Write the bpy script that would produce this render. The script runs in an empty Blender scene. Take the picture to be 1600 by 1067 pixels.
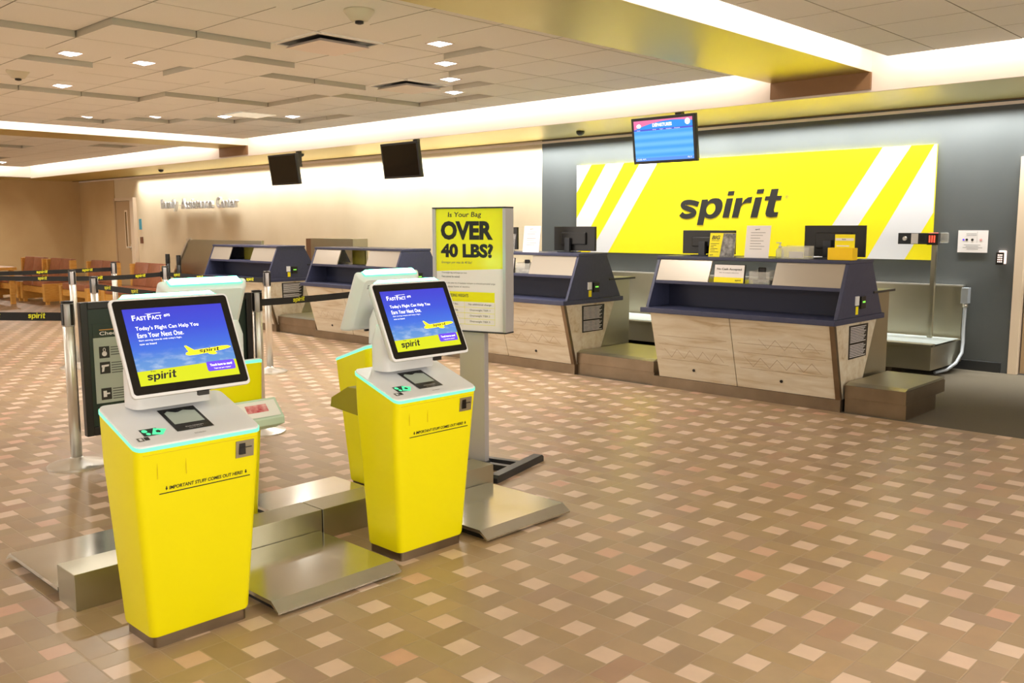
import bpy, bmesh, math, random
from mathutils import Vector, Matrix
random.seed(7)
S = bpy.context.scene
COL = S.collection
PI = math.pi

# ------------------------------------------------------------------ camera
cam_d = bpy.data.cameras.new('camera')
cam_d.sensor_width = 36.0
cam_d.lens = 1429.632 / 1600 * 36.0
cam_d.clip_start = 0.05
cam = bpy.data.objects.new('camera', cam_d)
COL.objects.link(cam)
R_ = Vector((0.72156776, 0.69234067, -0.00208758))
U_ = Vector((-0.08554594, 0.09214857, 0.99206377))
F_ = Vector((-0.68703847, 0.71566265, -0.12571837))
cm = Matrix((( R_.x, U_.x, -F_.x, 0), (R_.y, U_.y, -F_.y, 0), (R_.z, U_.z, -F_.z, 1.5), (0, 0, 0, 1)))
cam.matrix_world = cm
S.camera = cam

# ------------------------------------------------------------------ world and view
w = bpy.data.worlds.new('world'); S.world = w; w.use_nodes = True
w.node_tree.nodes['Background'].inputs[0].default_value = (0.9, 0.8, 0.68, 1)
w.node_tree.nodes['Background'].inputs[1].default_value = 0.10
S.view_settings.view_transform = 'Standard'
S.view_settings.look = 'None'
S.view_settings.exposure = 0.20
S.view_settings.gamma = 1.0
S.view_settings.use_curve_mapping = False

def lin(c):
    c = c / 255.0
    return c / 12.92 if c <= 0.04045 else ((c + 0.055) / 1.055) ** 2.4
def rgb(r, g, b): return (lin(r), lin(g), lin(b), 1.0)

# ------------------------------------------------------------------ lamps
def area(name, loc, direction, sx, sy, power, col, spread=PI, hide=False):
    d = bpy.data.lights.new(name, 'AREA'); d.shape = 'RECTANGLE'
    d.size = sx; d.size_y = sy; d.energy = power; d.color = col; d.spread = spread
    o = bpy.data.objects.new(name, d); COL.objects.link(o)
    o.location = loc
    o.rotation_euler = Vector(direction).to_track_quat('-Z', 'Y').to_euler()
    return o
WARM = (1.0, 0.95, 0.86)
COVE = (1.0, 0.925, 0.85)
# track_quat('-Z','Y') keeps local X horizontal: rows of lamps along world X face +-Y
def cove_x(x0, x1, power_m):            # lamp row behind the ceiling edge, washing the fascia at y = 8.5
    n = max(1, round((x1 - x0) / 5.0))
    for k in range(n):
        a = x0 + (x1 - x0) * k / n; b = x0 + (x1 - x0) * (k + 1) / n
        area('cove_lamp', ((a + b) / 2, 8.31, 3.10), (0, 1, -0.62), b - a, 0.05, power_m * (b - a), COVE)
def cove_y(y0, y1, x, sgn, power_m):    # the same for fascias that run away from the camera
    n = max(1, round((y1 - y0) / 5.0))
    for k in range(n):
        a = y0 + (y1 - y0) * k / n; b = y0 + (y1 - y0) * (k + 1) / n
        area('cove_lamp', (x, (a + b) / 2, 3.10), (sgn, 0, -0.62), b - a, 0.05, power_m * (b - a), COVE)
P_COVE = 4.2
cove_x(-24.8, -15.6, P_COVE)
cove_x(-14.3, -4.7, P_COVE)
cove_x(-3.4, 3.8, P_COVE)
cove_y(-3.0, 8.2, -3.40, -1, P_COVE)
cove_y(0.0, 8.2, -14.28, -1, P_COVE)
cove_y(2.0, 8.2, -24.8, -1, P_COVE)
# wall washers in the slot above the back wall
for a, b, pw in ((-22.4, -18.0, 9.5), (-18.0, -13.5, 12), (-13.5, -9.1, 15), (-9.1, -6.0, 21), (-6.0, -2.9, 19), (-2.9, 3.5, 17)):
    area('wall_wash_lamp', ((a + b) / 2, 9.945, 2.74), (0, 0.10, -1), b - a, 0.06, pw * (b - a), (1.0, 0.98, 0.93), math.radians(84))
# unseen overhead fill added for overall brightness, behind the camera and along the hall
for x, y, pw in ((0.6, -1.2, 60), (0.8, 2.8, 60), (-3.2, -2.2, 35), (-7.2, -1.4, 70), (-11.5, -1.0, 90), (-16.5, -0.5, 110), (-21.5, 1.5, 100), (2.2, 6.0, 70)):
    area('ceiling_fill', (x, y, 2.93), (0, 0, -1), 1.2, 1.2, pw, WARM)
# large fill panels added out of view, behind and beside the camera
area('fill_light', (-4.0, -6.9, 1.5), (0, 1, 0.12), 15.0, 2.4, 80, (1.0, 0.97, 0.90))
area('fill_light', (-18.0, -6.9, 1.5), (0, 1, 0.12), 13.0, 2.4, 300, (1.0, 0.95, 0.86))
area('fill_light', (4.1, 0.0, 1.5), (-1, 0, 0.12), 13.0, 2.4, 270, (1.0, 0.97, 0.90))

# ------------------------------------------------------------------ materials
MATS = {}
def mat(name, col, rough=0.5, metal=0.0, emis=None, emis_s=0.0, noise=None, bump=0.0, bscale=40.0, spec=0.5,
        stretch=(1, 1, 1), alpha=1.0, trans=0.0, coat=0.0, rough_var=0.0):
    m = bpy.data.materials.new(name); m.use_nodes = True
    nt = m.node_tree; b = nt.nodes['Principled BSDF']
    b.inputs['Base Color'].default_value = col
    b.inputs['Roughness'].default_value = rough
    b.inputs['Metallic'].default_value = metal
    b.inputs['Specular IOR Level'].default_value = spec
    b.inputs['Coat Weight'].default_value = coat
    if trans: b.inputs['Transmission Weight'].default_value = trans
    if alpha < 1: b.inputs['Alpha'].default_value = alpha
    if emis is not None:
        b.inputs['Emission Color'].default_value = emis
        b.inputs['Emission Strength'].default_value = emis_s
    if noise or bump or rough_var:
        tc = nt.nodes.new('ShaderNodeTexCoord'); mp = nt.nodes.new('ShaderNodeMapping')
        mp.inputs['Scale'].default_value = stretch
        nt.links.new(tc.outputs['Object'], mp.inputs['Vector'])
        nz = nt.nodes.new('ShaderNodeTexNoise'); nz.inputs['Scale'].default_value = bscale
        nz.inputs['Detail'].default_value = 5
        nt.links.new(mp.outputs[0], nz.inputs['Vector'])
        if noise:
            cr = nt.nodes.new('ShaderNodeValToRGB')
            cr.color_ramp.elements[0].position = 0.3; cr.color_ramp.elements[1].position = 0.72
            cr.color_ramp.elements[0].color = noise[0]; cr.color_ramp.elements[1].color = noise[1]
            nt.links.new(nz.outputs['Fac'], cr.inputs[0]); nt.links.new(cr.outputs[0], b.inputs['Base Color'])
        if bump:
            bp = nt.nodes.new('ShaderNodeBump'); bp.inputs['Strength'].default_value = bump
            bp.inputs['Distance'].default_value = 0.01
            nt.links.new(nz.outputs['Fac'], bp.inputs['Height']); nt.links.new(bp.outputs[0], b.inputs['Normal'])
        if rough_var:
            mr = nt.nodes.new('ShaderNodeMapRange')
            mr.inputs['To Min'].default_value = max(0.02, rough - rough_var); mr.inputs['To Max'].default_value = rough + rough_var
            nt.links.new(nz.outputs['Fac'], mr.inputs[0]); nt.links.new(mr.outputs[0], b.inputs['Roughness'])
    MATS[name] = m
    return m

class NG:                                   # tiny helper for maths node graphs
    def __init__(s, nt): s.nt = nt
    def m(s, op, a, b=None, c=None):
        n = s.nt.nodes.new('ShaderNodeMath'); n.operation = op
        for i, v in enumerate((a, b, c)):
            if v is None: continue
            if isinstance(v, (int, float)): n.inputs[i].default_value = v
            else: s.nt.links.new(v, n.inputs[i])
        return n.outputs[0]
    def mix(s, f, a, b):
        n = s.nt.nodes.new('ShaderNodeMix'); n.data_type = 'RGBA'
        for k, v in ((0, f), (6, a), (7, b)):
            if hasattr(v, 'is_linked') or hasattr(v, 'links'): s.nt.links.new(v, n.inputs[k])
            else: n.inputs[k].default_value = v
        return n.outputs[2]

def brick_floor():
    m = bpy.data.materials.new('brick_paving'); m.use_nodes = True
    nt = m.node_tree; g = NG(nt); b = nt.nodes['Principled BSDF']
    tc = nt.nodes.new('ShaderNodeTexCoord'); sp = nt.nodes.new('ShaderNodeSeparateXYZ')
    nt.links.new(tc.outputs['Object'], sp.inputs[0])
    s = 0.1017455
    u = g.m('ADD', g.m('DIVIDE', g.m('ADD', sp.outputs[0], 2.0898), s), 500.5)
    v = g.m('ADD', g.m('DIVIDE', g.m('SUBTRACT', sp.outputs[1], 3.0409), s), 500.5)
    i = g.m('FLOOR', u); j = g.m('FLOOR', v)
    fu = g.m('FRACT', u); fv = g.m('FRACT', v)
    f = g.m('FLOOR', g.m('ADD', g.m('MODULO', g.m('ADD', g.m('SUBTRACT', g.m('MULTIPLY', i, 2), j), 5000 - 500), 5), 0.5))
    eq = [g.m('COMPARE', f, k, 0.3) for k in range(5)]
    ai = g.m('SUBTRACT', i, eq[1]); aj = g.m('SUBTRACT', j, eq[2])
    cmb = nt.nodes.new('ShaderNodeCombineXYZ')
    nt.links.new(ai, cmb.inputs[0]); nt.links.new(aj, cmb.inputs[1])
    wn = nt.nodes.new('ShaderNodeTexWhiteNoise'); wn.noise_dimensions = '2D'
    nt.links.new(cmb.outputs[0], wn.inputs['Vector'])
    dl = g.m('ADD', fu, eq[1]); dr = g.m('ADD', g.m('SUBTRACT', 1, fu), eq[4])
    db = g.m('ADD', fv, eq[2]); dt = g.m('ADD', g.m('SUBTRACT', 1, fv), eq[3])
    d = g.m('MINIMUM', g.m('MINIMUM', dl, dr), g.m('MINIMUM', db, dt))
    nz = nt.nodes.new('ShaderNodeTexNoise'); nz.inputs['Scale'].default_value = 9; nz.inputs['Detail'].default_value = 6
    nt.links.new(tc.outputs['Object'], nz.inputs['Vector'])
    nz2 = nt.nodes.new('ShaderNodeTexNoise'); nz2.inputs['Scale'].default_value = 0.8; nz2.inputs['Detail'].default_value = 3
    nt.links.new(tc.outputs['Object'], nz2.inputs['Vector'])
    cr = nt.nodes.new('ShaderNodeValToRGB'); e = cr.color_ramp.elements
    e[0].position = 0.0; e[0].color = rgb(146, 122, 98)
    e[1].position = 1.0; e[1].color = rgb(158, 126, 104)
    for p, c in ((0.22, (158, 134, 102)), (0.42, (150, 127, 100)), (0.6, (162, 140, 110)), (0.78, (154, 129, 108)), (0.92, (164, 138, 106))):
        q = e.new(p); q.color = rgb(*c)
    nt.links.new(wn.outputs['Value'], cr.inputs[0])
    cs = nt.nodes.new('ShaderNodeValToRGB'); e = cs.color_ramp.elements
    e[0].position = 0.0; e[0].color = rgb(196, 170, 150); e[1].position = 1.0; e[1].color = rgb(202, 176, 156)
    q = e.new(0.12); q.color = rgb(194, 152, 130); q = e.new(0.3); q.color = rgb(205, 180, 160)
    nt.links.new(wn.outputs['Value'], cs.inputs[0])
    c = g.mix(eq[0], cr.outputs[0], cs.outputs[0])
    # mottling of the fired clay
    mm = g.m('ADD', g.m('MULTIPLY', nz.outputs['Fac'], 0.3), g.m('MULTIPLY', nz2.outputs['Fac'], 0.28))
    mm = g.m('ADD', mm, 0.68)
    hv = nt.nodes.new('ShaderNodeHueSaturation'); nt.links.new(c, hv.inputs['Color']); nt.links.new(mm, hv.inputs['Value'])
    hv.inputs['Saturation'].default_value = 1.02
    gr = nt.nodes.new('ShaderNodeMapRange'); gr.inputs['From Min'].default_value = 0.016; gr.inputs['From Max'].default_value = 0.034
    nt.links.new(d, gr.inputs[0])
    c2 = g.mix(gr.outputs[0], rgb(160, 138, 112), hv.outputs[0])
    nt.links.new(c2, b.inputs['Base Color'])
    rr = g.m('ADD', g.m('MULTIPLY', nz.outputs['Fac'], 0.16), 0.27)
    nt.links.new(rr, b.inputs['Roughness'])
    bp = nt.nodes.new('ShaderNodeBump'); bp.inputs['Strength'].default_value = 0.35; bp.inputs['Distance'].default_value = 0.004
    hh = g.m('ADD', g.m('MULTIPLY', gr.outputs[0], 0.6), g.m('ADD', g.m('MULTIPLY', nz.outputs['Fac'], 0.6), g.m('MULTIPLY', wn.outputs['Value'], 0.25)))
    nt.links.new(hh, bp.inputs['Height']); nt.links.new(bp.outputs[0], b.inputs['Normal'])
    b.inputs['Specular IOR Level'].default_value = 0.55
    return m

def stripes_wood():
    m = bpy.data.materials.new('carved_maple'); m.use_nodes = True
    nt = m.node_tree; g = NG(nt); b = nt.nodes['Principled BSDF']
    tc = nt.nodes.new('ShaderNodeTexCoord'); mp = nt.nodes.new('ShaderNodeMapping'); mp.inputs['Scale'].default_value = (0.8, 5, 5)
    nt.links.new(tc.outputs['Object'], mp.inputs[0])
    nz = nt.nodes.new('ShaderNodeTexNoise'); nz.inputs['Scale'].default_value = 3.0; nz.inputs['Detail'].default_value = 8; nz.inputs['Distortion'].default_value = 0.6
    nt.links.new(mp.outputs[0], nz.inputs['Vector'])
    cr = nt.nodes.new('ShaderNodeValToRGB'); e = cr.color_ramp.elements
    e[0].position = 0.28; e[0].color = rgb(172, 152, 122); e[1].position = 0.7; e[1].color = rgb(208, 200, 182)
    q = e.new(0.42); q.color = rgb(196, 182, 158)
    nt.links.new(nz.outputs['Fac'], cr.inputs[0]); nt.links.new(cr.outputs[0], b.inputs['Base Color'])
    b.inputs['Roughness'].default_value = 0.45
    return m

def led_screen():
    m = bpy.data.materials.new('kiosk_screen_image'); m.use_nodes = True
    nt = m.node_tree; g = NG(nt); b = nt.nodes['Principled BSDF']
    tc = nt.nodes.new('ShaderNodeTexCoord'); sp = nt.nodes.new('ShaderNodeSeparateXYZ')
    nt.links.new(tc.outputs['UV'], sp.inputs[0])
    cr = nt.nodes.new('ShaderNodeValToRGB'); e = cr.color_ramp.elements
    e[0].position = 0.0; e[0].color = rgb(120, 165, 215); e[1].position = 1.0; e[1].color = rgb(58, 58, 205)
    for p, c in ((0.30, (92, 145, 215)), (0.45, (62, 112, 222)), (0.7, (55, 80, 215))):
        q = e.new(p); q.color = rgb(*c)
    nt.links.new(sp.outputs[1], cr.inputs[0])
    mp = nt.nodes.new('ShaderNodeMapping'); mp.inputs['Scale'].default_value = (7, 14, 1); nt.links.new(tc.outputs['UV'], mp.inputs[0])
    nz = nt.nodes.new('ShaderNodeTexNoise'); nz.inputs['Scale'].default_value = 1.0; nz.inputs['Detail'].default_value = 6
    nt.links.new(mp.outputs[0], nz.inputs['Vector'])
    cl = nt.nodes.new('ShaderNodeMapRange'); cl.inputs['From Min'].default_value = 0.48; cl.inputs['From Max'].default_value = 0.72
    nt.links.new(nz.outputs['Fac'], cl.inputs[0])
    band = nt.nodes.new('ShaderNodeMapRange'); band.inputs['From Min'].default_value = 0.46; band.inputs['From Max'].default_value = 0.26
    nt.links.new(sp.outputs[1], band.inputs[0])
    f = g.m('MULTIPLY', cl.outputs[0], g.m('MULTIPLY', band.outputs[0], 0.7))
    c = g.mix(f, cr.outputs[0], rgb(200, 215, 235))
    yel = g.m('GREATER_THAN', g.m('ADD', 0.185, g.m('MULTIPLY', sp.outputs[0], 0.03)), sp.outputs[1])
    c = g.mix(yel, c, rgb(222, 228, 20))
    b.inputs['Base Color'].default_value = (0.01, 0.01, 0.01, 1)
    nt.links.new(c, b.inputs['Emission Color']); b.inputs['Emission Strength'].default_value = 0.95
    b.inputs['Roughness'].default_value = 0.15
    return m

def board_screen():
    m = bpy.data.materials.new('departures_screen_image'); m.use_nodes = True
    nt = m.node_tree; g = NG(nt); b = nt.nodes['Principled BSDF']
    tc = nt.nodes.new('ShaderNodeTexCoord'); sp = nt.nodes.new('ShaderNodeSeparateXYZ')
    nt.links.new(tc.outputs['UV'], sp.inputs[0])
    u, v = sp.outputs[0], sp.outputs[1]
    wv = g.m('SINE', g.m('MULTIPLY', v, 34.0))
    c = g.mix(g.m('ADD', g.m('MULTIPLY', wv, 0.5), 0.5), rgb(66, 162, 240), rgb(110, 190, 248))
    hdr = g.m('GREATER_THAN', v, 0.75)
    c = g.mix(hdr, c, rgb(45, 150, 238))
    arc = g.m('GREATER_THAN', v, g.m('SUBTRACT', 0.965, g.m('MULTIPLY', 0.42, g.m('POWER', g.m('ABSOLUTE', g.m('SUBTRACT', u, 0.66)), 2.0))))
    c = g.mix(arc, c, rgb(248, 120, 170))
    bar = g.m('MULTIPLY', g.m('GREATER_THAN', v, 0.745), g.m('LESS_THAN', v, 0.785))
    c = g.mix(bar, c, rgb(80, 90, 215))
    bot = g.m('LESS_THAN', v, 0.08)
    c = g.mix(bot, c, rgb(90, 150, 240))
    b.inputs['Base Color'].default_value = (0.01, 0.01, 0.01, 1)
    nt.links.new(c, b.inputs['Emission Color']); b.inputs['Emission Strength'].default_value = 1.0
    return m

FLOOR = brick_floor(); WOOD = stripes_wood(); SCREEN = led_screen(); BOARD = board_screen()
CARPET = mat('grey_carpet', rgb(84, 77, 62), 0.95, noise=(rgb(68, 62, 50), rgb(98, 90, 74)), bscale=160, bump=0.5)
CEIL = mat('ceiling_tile', rgb(234, 230, 220), 0.9, noise=(rgb(231, 227, 217), rgb(237, 233, 223)), bscale=220, bump=0.15)
CEILE = mat('ceiling_edge_shade', rgb(182, 176, 158), 0.9)  # darker than the tiles, painting shade onto the step sides
CGRID = mat('ceiling_joint', rgb(120, 108, 90), 0.9)
PLASTER = mat('cream_plaster', rgb(218, 202, 172), 0.75, noise=(rgb(215, 199, 168), rgb(222, 207, 178)), bscale=1.5, bump=0.0)
TANWALL = mat('tan_wall', rgb(190, 162, 118), 0.8, noise=(rgb(186, 157, 113), rgb(195, 168, 124)), bscale=1.2)
GREYWALL = mat('dark_grey_wall', rgb(80, 85, 86), 0.55, noise=(rgb(78, 83, 84), rgb(83, 88, 89)), bscale=2)
FASCIA = mat('white_fascia', rgb(236, 222, 208), 0.6)
GOLD = mat('brushed_bronze_soffit', rgb(214, 196, 116), 0.36, 0.9, bump=0.10, bscale=5, stretch=(1, 1, 1))
STEEL = mat('brushed_steel', rgb(177, 173, 154), 0.34, 0.95, noise=(rgb(174, 170, 150), rgb(180, 176, 157)), bscale=3, rough_var=0.02)
STEELD = mat('dull_steel_plinth', rgb(132, 116, 96), 0.36, 0.9, noise=(rgb(124, 108, 88), rgb(140, 124, 104)), bscale=4)
CHROME = mat('polished_aluminium', rgb(222, 220, 214), 0.34, 0.9, bump=0.02)
PLATE = mat('scratched_steel_plate', rgb(172, 168, 152), 0.16, 0.95, noise=(rgb(198, 196, 186), rgb(210, 208, 198)), bscale=5, rough_var=0.05)
YEL = mat('yellow_lacquer', rgb(238, 228, 0), 0.36, spec=0.35, noise=(rgb(237, 227, 0), rgb(240, 230, 0)), bscale=3)
YELP = mat('yellow_print', rgb(250, 236, 4), 0.42)
WHITE = mat('white_plastic', rgb(222, 224, 227), 0.35, noise=(rgb(220, 222, 225), rgb(225, 227, 230)), bscale=4)
WHITEP = mat('white_print', rgb(226, 228, 234), 0.45)
PAPER = mat('white_paper', rgb(236, 232, 232), 0.7)
BLACK = mat('black_plastic', rgb(22, 21, 21), 0.35, bump=0.03)
BLACKG = mat('black_glass', rgb(8, 8, 9), 0.08)
INK = mat('dark_ink', rgb(40, 40, 38), 0.5)
INKG = mat('dark_ink_soft', rgb(90, 92, 88), 0.6)
NAVY = mat('navy_laminate', rgb(54, 58, 84), 0.42, noise=(rgb(51, 55, 81), rgb(57, 61, 88)), bscale=30)
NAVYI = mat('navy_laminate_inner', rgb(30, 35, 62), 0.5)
GREYP = mat('grey_privacy_panel', rgb(176, 168, 156), 0.32, 0.45)
MINT = mat('mint_light_bar', rgb(60, 120, 95), 0.3, emis=(0.12, 1.0, 0.50, 1), emis_s=22.0)
MINTE = mat('mint_light_edge', rgb(50, 100, 80), 0.3, emis=(0.24, 1.0, 0.66, 1), emis_s=0.95)
GREENL = mat('green_indicator', rgb(60, 220, 140), 0.4, emis=(0.1, 0.8, 0.4, 1), emis_s=0.7)
STXT = mat('screen_white', rgb(255, 255, 255), 0.5, emis=(1, 1, 1, 1), emis_s=0.95)
SINK = mat('screen_black', rgb(10, 10, 10), 0.5)
SYEL = mat('screen_yellow', rgb(240, 225, 20), 0.5, emis=rgb(244, 222, 22), emis_s=0.85)
SPUR = mat('screen_purple', rgb(80, 50, 190), 0.5, emis=rgb(82, 52, 196), emis_s=0.9)
LENS = mat('lit_lens', rgb(255, 255, 255), 0.4, emis=(0.93, 0.94, 1.0, 1), emis_s=9.0)
TROFF = mat('warm_lit_panel', rgb(238, 226, 196), 0.5, emis=(1.0, 0.93, 0.76, 1), emis_s=0.35)
BELT = mat('black_webbing', rgb(26, 26, 27), 0.8, bump=0.3, bscale=300)
LEATHER = mat('brown_leather', rgb(156, 96, 66), 0.36, noise=(rgb(148, 90, 62), rgb(166, 104, 74)), bscale=14, bump=0.1)
OAK = mat('honey_oak', rgb(212, 156, 72), 0.4, noise=(rgb(204, 146, 62), rgb(220, 166, 84)), bscale=9, stretch=(1, 1, 6))
DARKM = mat('dark_metal', rgb(58, 60, 64), 0.35, 0.6)
SILVERP = mat('silver_powdercoat', rgb(184, 182, 184), 0.35, 0.35)
GREENB = mat('dark_green_panel', rgb(18, 44, 34), 0.35)
GREYPOST = mat('pale_grey_poster', rgb(176, 186, 176), 0.5)
REDL = mat('red_digits', rgb(230, 40, 30), 0.4, emis=(1, 0.08, 0.04, 1), emis_s=1.6)
PINKL = mat('pink_lit_cap', rgb(240, 120, 120), 0.4, emis=(1, 0.2, 0.18, 1), emis_s=0.9)
KEYL = mat('lit_keys', rgb(250, 225, 215), 0.4, emis=(1.0, 0.72, 0.62, 1), emis_s=1.2)
ACRYL = mat('clear_acrylic', rgb(222, 222, 216), 0.06, alpha=0.30, spec=0.8)
CLEAR = mat('clear_bottle', rgb(232, 236, 214), 0.06, alpha=0.45, spec=0.8)
PHOTO = mat('grey_photo_print', rgb(90, 88, 86), 0.4, noise=(rgb(34, 33, 32), rgb(172, 170, 168)), bscale=22)
REDP = mat('red_photo_print', rgb(200, 40, 60), 0.4, noise=(rgb(190, 30, 52), rgb(238, 190, 190)), bscale=26)
BLUES = mat('blue_plaque', rgb(60, 150, 175), 0.5)
DOORM = mat('taupe_door', rgb(176, 150, 116), 0.5)
FRAMEM = mat('cream_door_frame', rgb(222, 204, 180), 0.45)
CONDUIT = mat('grey_conduit', rgb(168, 176, 184), 0.4, 0.3)
BELTR = mat('pale_conveyor_belt', rgb(140, 148, 146), 0.5)
OLIVE = mat('olive_metal_tray', rgb(150, 140, 30), 0.35, 0.4)
GREYFAB = mat('grey_upholstery', rgb(168, 170, 160), 0.8)
OLIVEP = mat('olive_backpanel', rgb(134, 126, 40), 0.5)

# ------------------------------------------------------------------ mesh building
class MB:
    def __init__(s): s.bm = bmesh.new(); s.mats = []
    def _mi(s, m):
        if m not in s.mats: s.mats.append(m)
        return s.mats.index(m)
    def face(s, pts, m=None):
        vs = [s.bm.verts.new(p) for p in pts]
        f = s.bm.faces.new(vs)
        if m is not None: f.material_index = s._mi(m)
        return f
    def box(s, x0, x1, y0, y1, z0, z1, m=None, bev=0.0, segs=2):
        v = [s.bm.verts.new((x, y, z)) for x in (x0, x1) for y in (y0, y1) for z in (z0, z1)]
        idx = ((0, 1, 3, 2), (4, 6, 7, 5), (0, 4, 5, 1), (2, 3, 7, 6), (0, 2, 6, 4), (1, 5, 7, 3))
        fs = [s.bm.faces.new([v[k] for k in q]) for q in idx]
        if m is not None:
            for f in fs: f.material_index = s._mi(m)
        if bev:
            es = list({e for f in fs for e in f.edges})
            bmesh.ops.bevel(s.bm, geom=es, offset=bev, segments=segs, profile=0.6, affect='EDGES')
        return s
    def prism(s, pts, axis, a0, a1, m=None, bev=0.0):       # closed 2D polygon swept along an axis
        def P(p, a):
            if axis == 'x': return (a, p[0], p[1])
            if axis == 'y': return (p[0], a, p[1])
            return (p[0], p[1], a)
        A = [s.bm.verts.new(P(p, a0)) for p in pts]; B = [s.bm.verts.new(P(p, a1)) for p in pts]
        n = len(pts); fs = [s.bm.faces.new(A[::-1]), s.bm.faces.new(B)]
        for k in range(n): fs.append(s.bm.faces.new([A[k], A[(k + 1) % n], B[(k + 1) % n], B[k]]))
        if m is not None:
            for f in fs: f.material_index = s._mi(m)
        if bev:
            es = list({e for f in fs for e in f.edges})
            bmesh.ops.bevel(s.bm, geom=es, offset=bev, segments=2, profile=0.6, affect='EDGES')
        return s
    def lathe(s, prof, c=(0, 0), n=28, m=None):
        rings = []
        for r, z in prof:
            rings.append([s.bm.verts.new((c[0] + r * math.cos(2 * PI * k / n), c[1] + r * math.sin(2 * PI * k / n), z)) for k in range(n)])
        fs = []
        for a, b in zip(rings, rings[1:]):
            for k in range(n): fs.append(s.bm.faces.new([a[k], a[(k + 1) % n], b[(k + 1) % n], b[k]]))
        fs.append(s.bm.faces.new(rings[0][::-1])); fs.append(s.bm.faces.new(rings[-1]))
        for f in fs: f.smooth = True
        if m is not None:
            for f in fs: f.material_index = s._mi(m)
        return s
    def tube(s, path, r, n=10, m=None):
        rings = []
        P = [Vector(p) for p in path]
        for k, p in enumerate(P):
            t = (P[min(k + 1, len(P) - 1)] - P[max(k - 1, 0)]).normalized()
            a = t.orthogonal().normalized() if k == 0 else (prev - t * prev.dot(t)).normalized()
            prev = a; bb = t.cross(a)
            rr = r[k] if isinstance(r, (list, tuple)) else r
            rings.append([s.bm.verts.new(p + (a * math.cos(2 * PI * q / n) + bb * math.sin(2 * PI * q / n)) * rr) for q in range(n)])
        fs = [s.bm.faces.new(rings[0][::-1]), s.bm.faces.new(rings[-1])]
        for a, b in zip(rings, rings[1:]):
            for k in range(n):
                f = s.bm.faces.new([a[k], a[(k + 1) % n], b[(k + 1) % n], b[k]]); f.smooth = True; fs.append(f)
        if m is not None:
            for f in fs: f.material_index = s._mi(m)
        return s
    def loft(s, rings, m=None, smooth=False, cap=True):
        R = [[s.bm.verts.new(p) for p in r] for r in rings]; fs = []
        n = len(R[0])
        for a, b in zip(R, R[1:]):
            for k in range(n):
                f = s.bm.faces.new([a[k], a[(k + 1) % n], b[(k + 1) % n], b[k]]); f.smooth = smooth; fs.append(f)
        if cap: fs += [s.bm.faces.new(R[0][::-1]), s.bm.faces.new(R[-1])]
        if m is not None:
            for f in fs: f.material_index = s._mi(m)
        return s
    def mesh(s, me, M, m=None):
        off = [s.bm.verts.new(M @ v.co) for v in me.vertices]
        for p in me.polygons:
            try:
                f = s.bm.faces.new([off[k] for k in p.vertices])
                if m is not None: f.material_index = s._mi(m)
            except ValueError: pass
        return s
    def obj(s, name, m=None, parent=None, label=None, cat=None, group=None, kind=None, uv=None, smooth=None, loc=None, rz=0):
        bmesh.ops.recalc_face_normals(s.bm, faces=s.bm.faces)
        if uv:
            o_, ux, uy, wu, hv = uv
            L = s.bm.loops.layers.uv.new('UVMap')
            for f in s.bm.faces:
                for l in f.loops:
                    d = l.vert.co - Vector(o_); l[L].uv = (d.dot(Vector(ux)) / wu, d.dot(Vector(uy)) / hv)
        me = bpy.data.meshes.new(name); s.bm.to_mesh(me); s.bm.free()
        for q in ([m] if m is not None and not s.mats else s.mats): me.materials.append(q)
        if smooth is not None:
            me.polygons.foreach_set('use_smooth', [True] * len(me.polygons))
            me.set_sharp_from_angle(angle=smooth)
        o = bpy.data.objects.new(name, me); COL.objects.link(o)
        if parent: o.parent = parent
        if loc: o.location = loc
        if rz: o.rotation_euler.z = rz
        return tag(o, label, cat, group, kind)

def tag(o, label=None, cat=None, group=None, kind=None):
    if label: o['label'] = label
    if cat: o['category'] = cat
    if group: o['group'] = group
    if kind: o['kind'] = kind
    return o
def thing(name, label, cat, loc=(0, 0, 0), rz=0.0, group=None):
    o = bpy.data.objects.new(name, None); COL.objects.link(o)
    o.empty_display_size = 0.1
    o.location = loc; o.rotation_euler.z = rz
    return tag(o, label, cat, group)
def kids(o): return [c for c in bpy.data.objects if c.parent == o]
def copy_tree(o, parent=None):
    c = o.copy(); COL.objects.link(c)
    if parent: c.parent = parent
    for k in kids(o): copy_tree(k, c)
    return c
def again(o, label, loc, rz=None, group=None):
    c = copy_tree(o); c.location = loc
    if rz is not None: c.rotation_euler.z = rz
    c['label'] = label
    if group: c['group'] = group
    return c
def struct(o): o['kind'] = 'structure'; return o

def rrect(x0, x1, y0, y1, r, n=4):
    pts = []
    for cx, cy, a0 in ((x1 - r, y1 - r, 0), (x0 + r, y1 - r, 90), (x0 + r, y0 + r, 180), (x1 - r, y0 + r, 270)):
        for k in range(n + 1):
            a = math.radians(a0 + 90 * k / n); pts.append((cx + r * math.cos(a), cy + r * math.sin(a)))
    return pts

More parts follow.
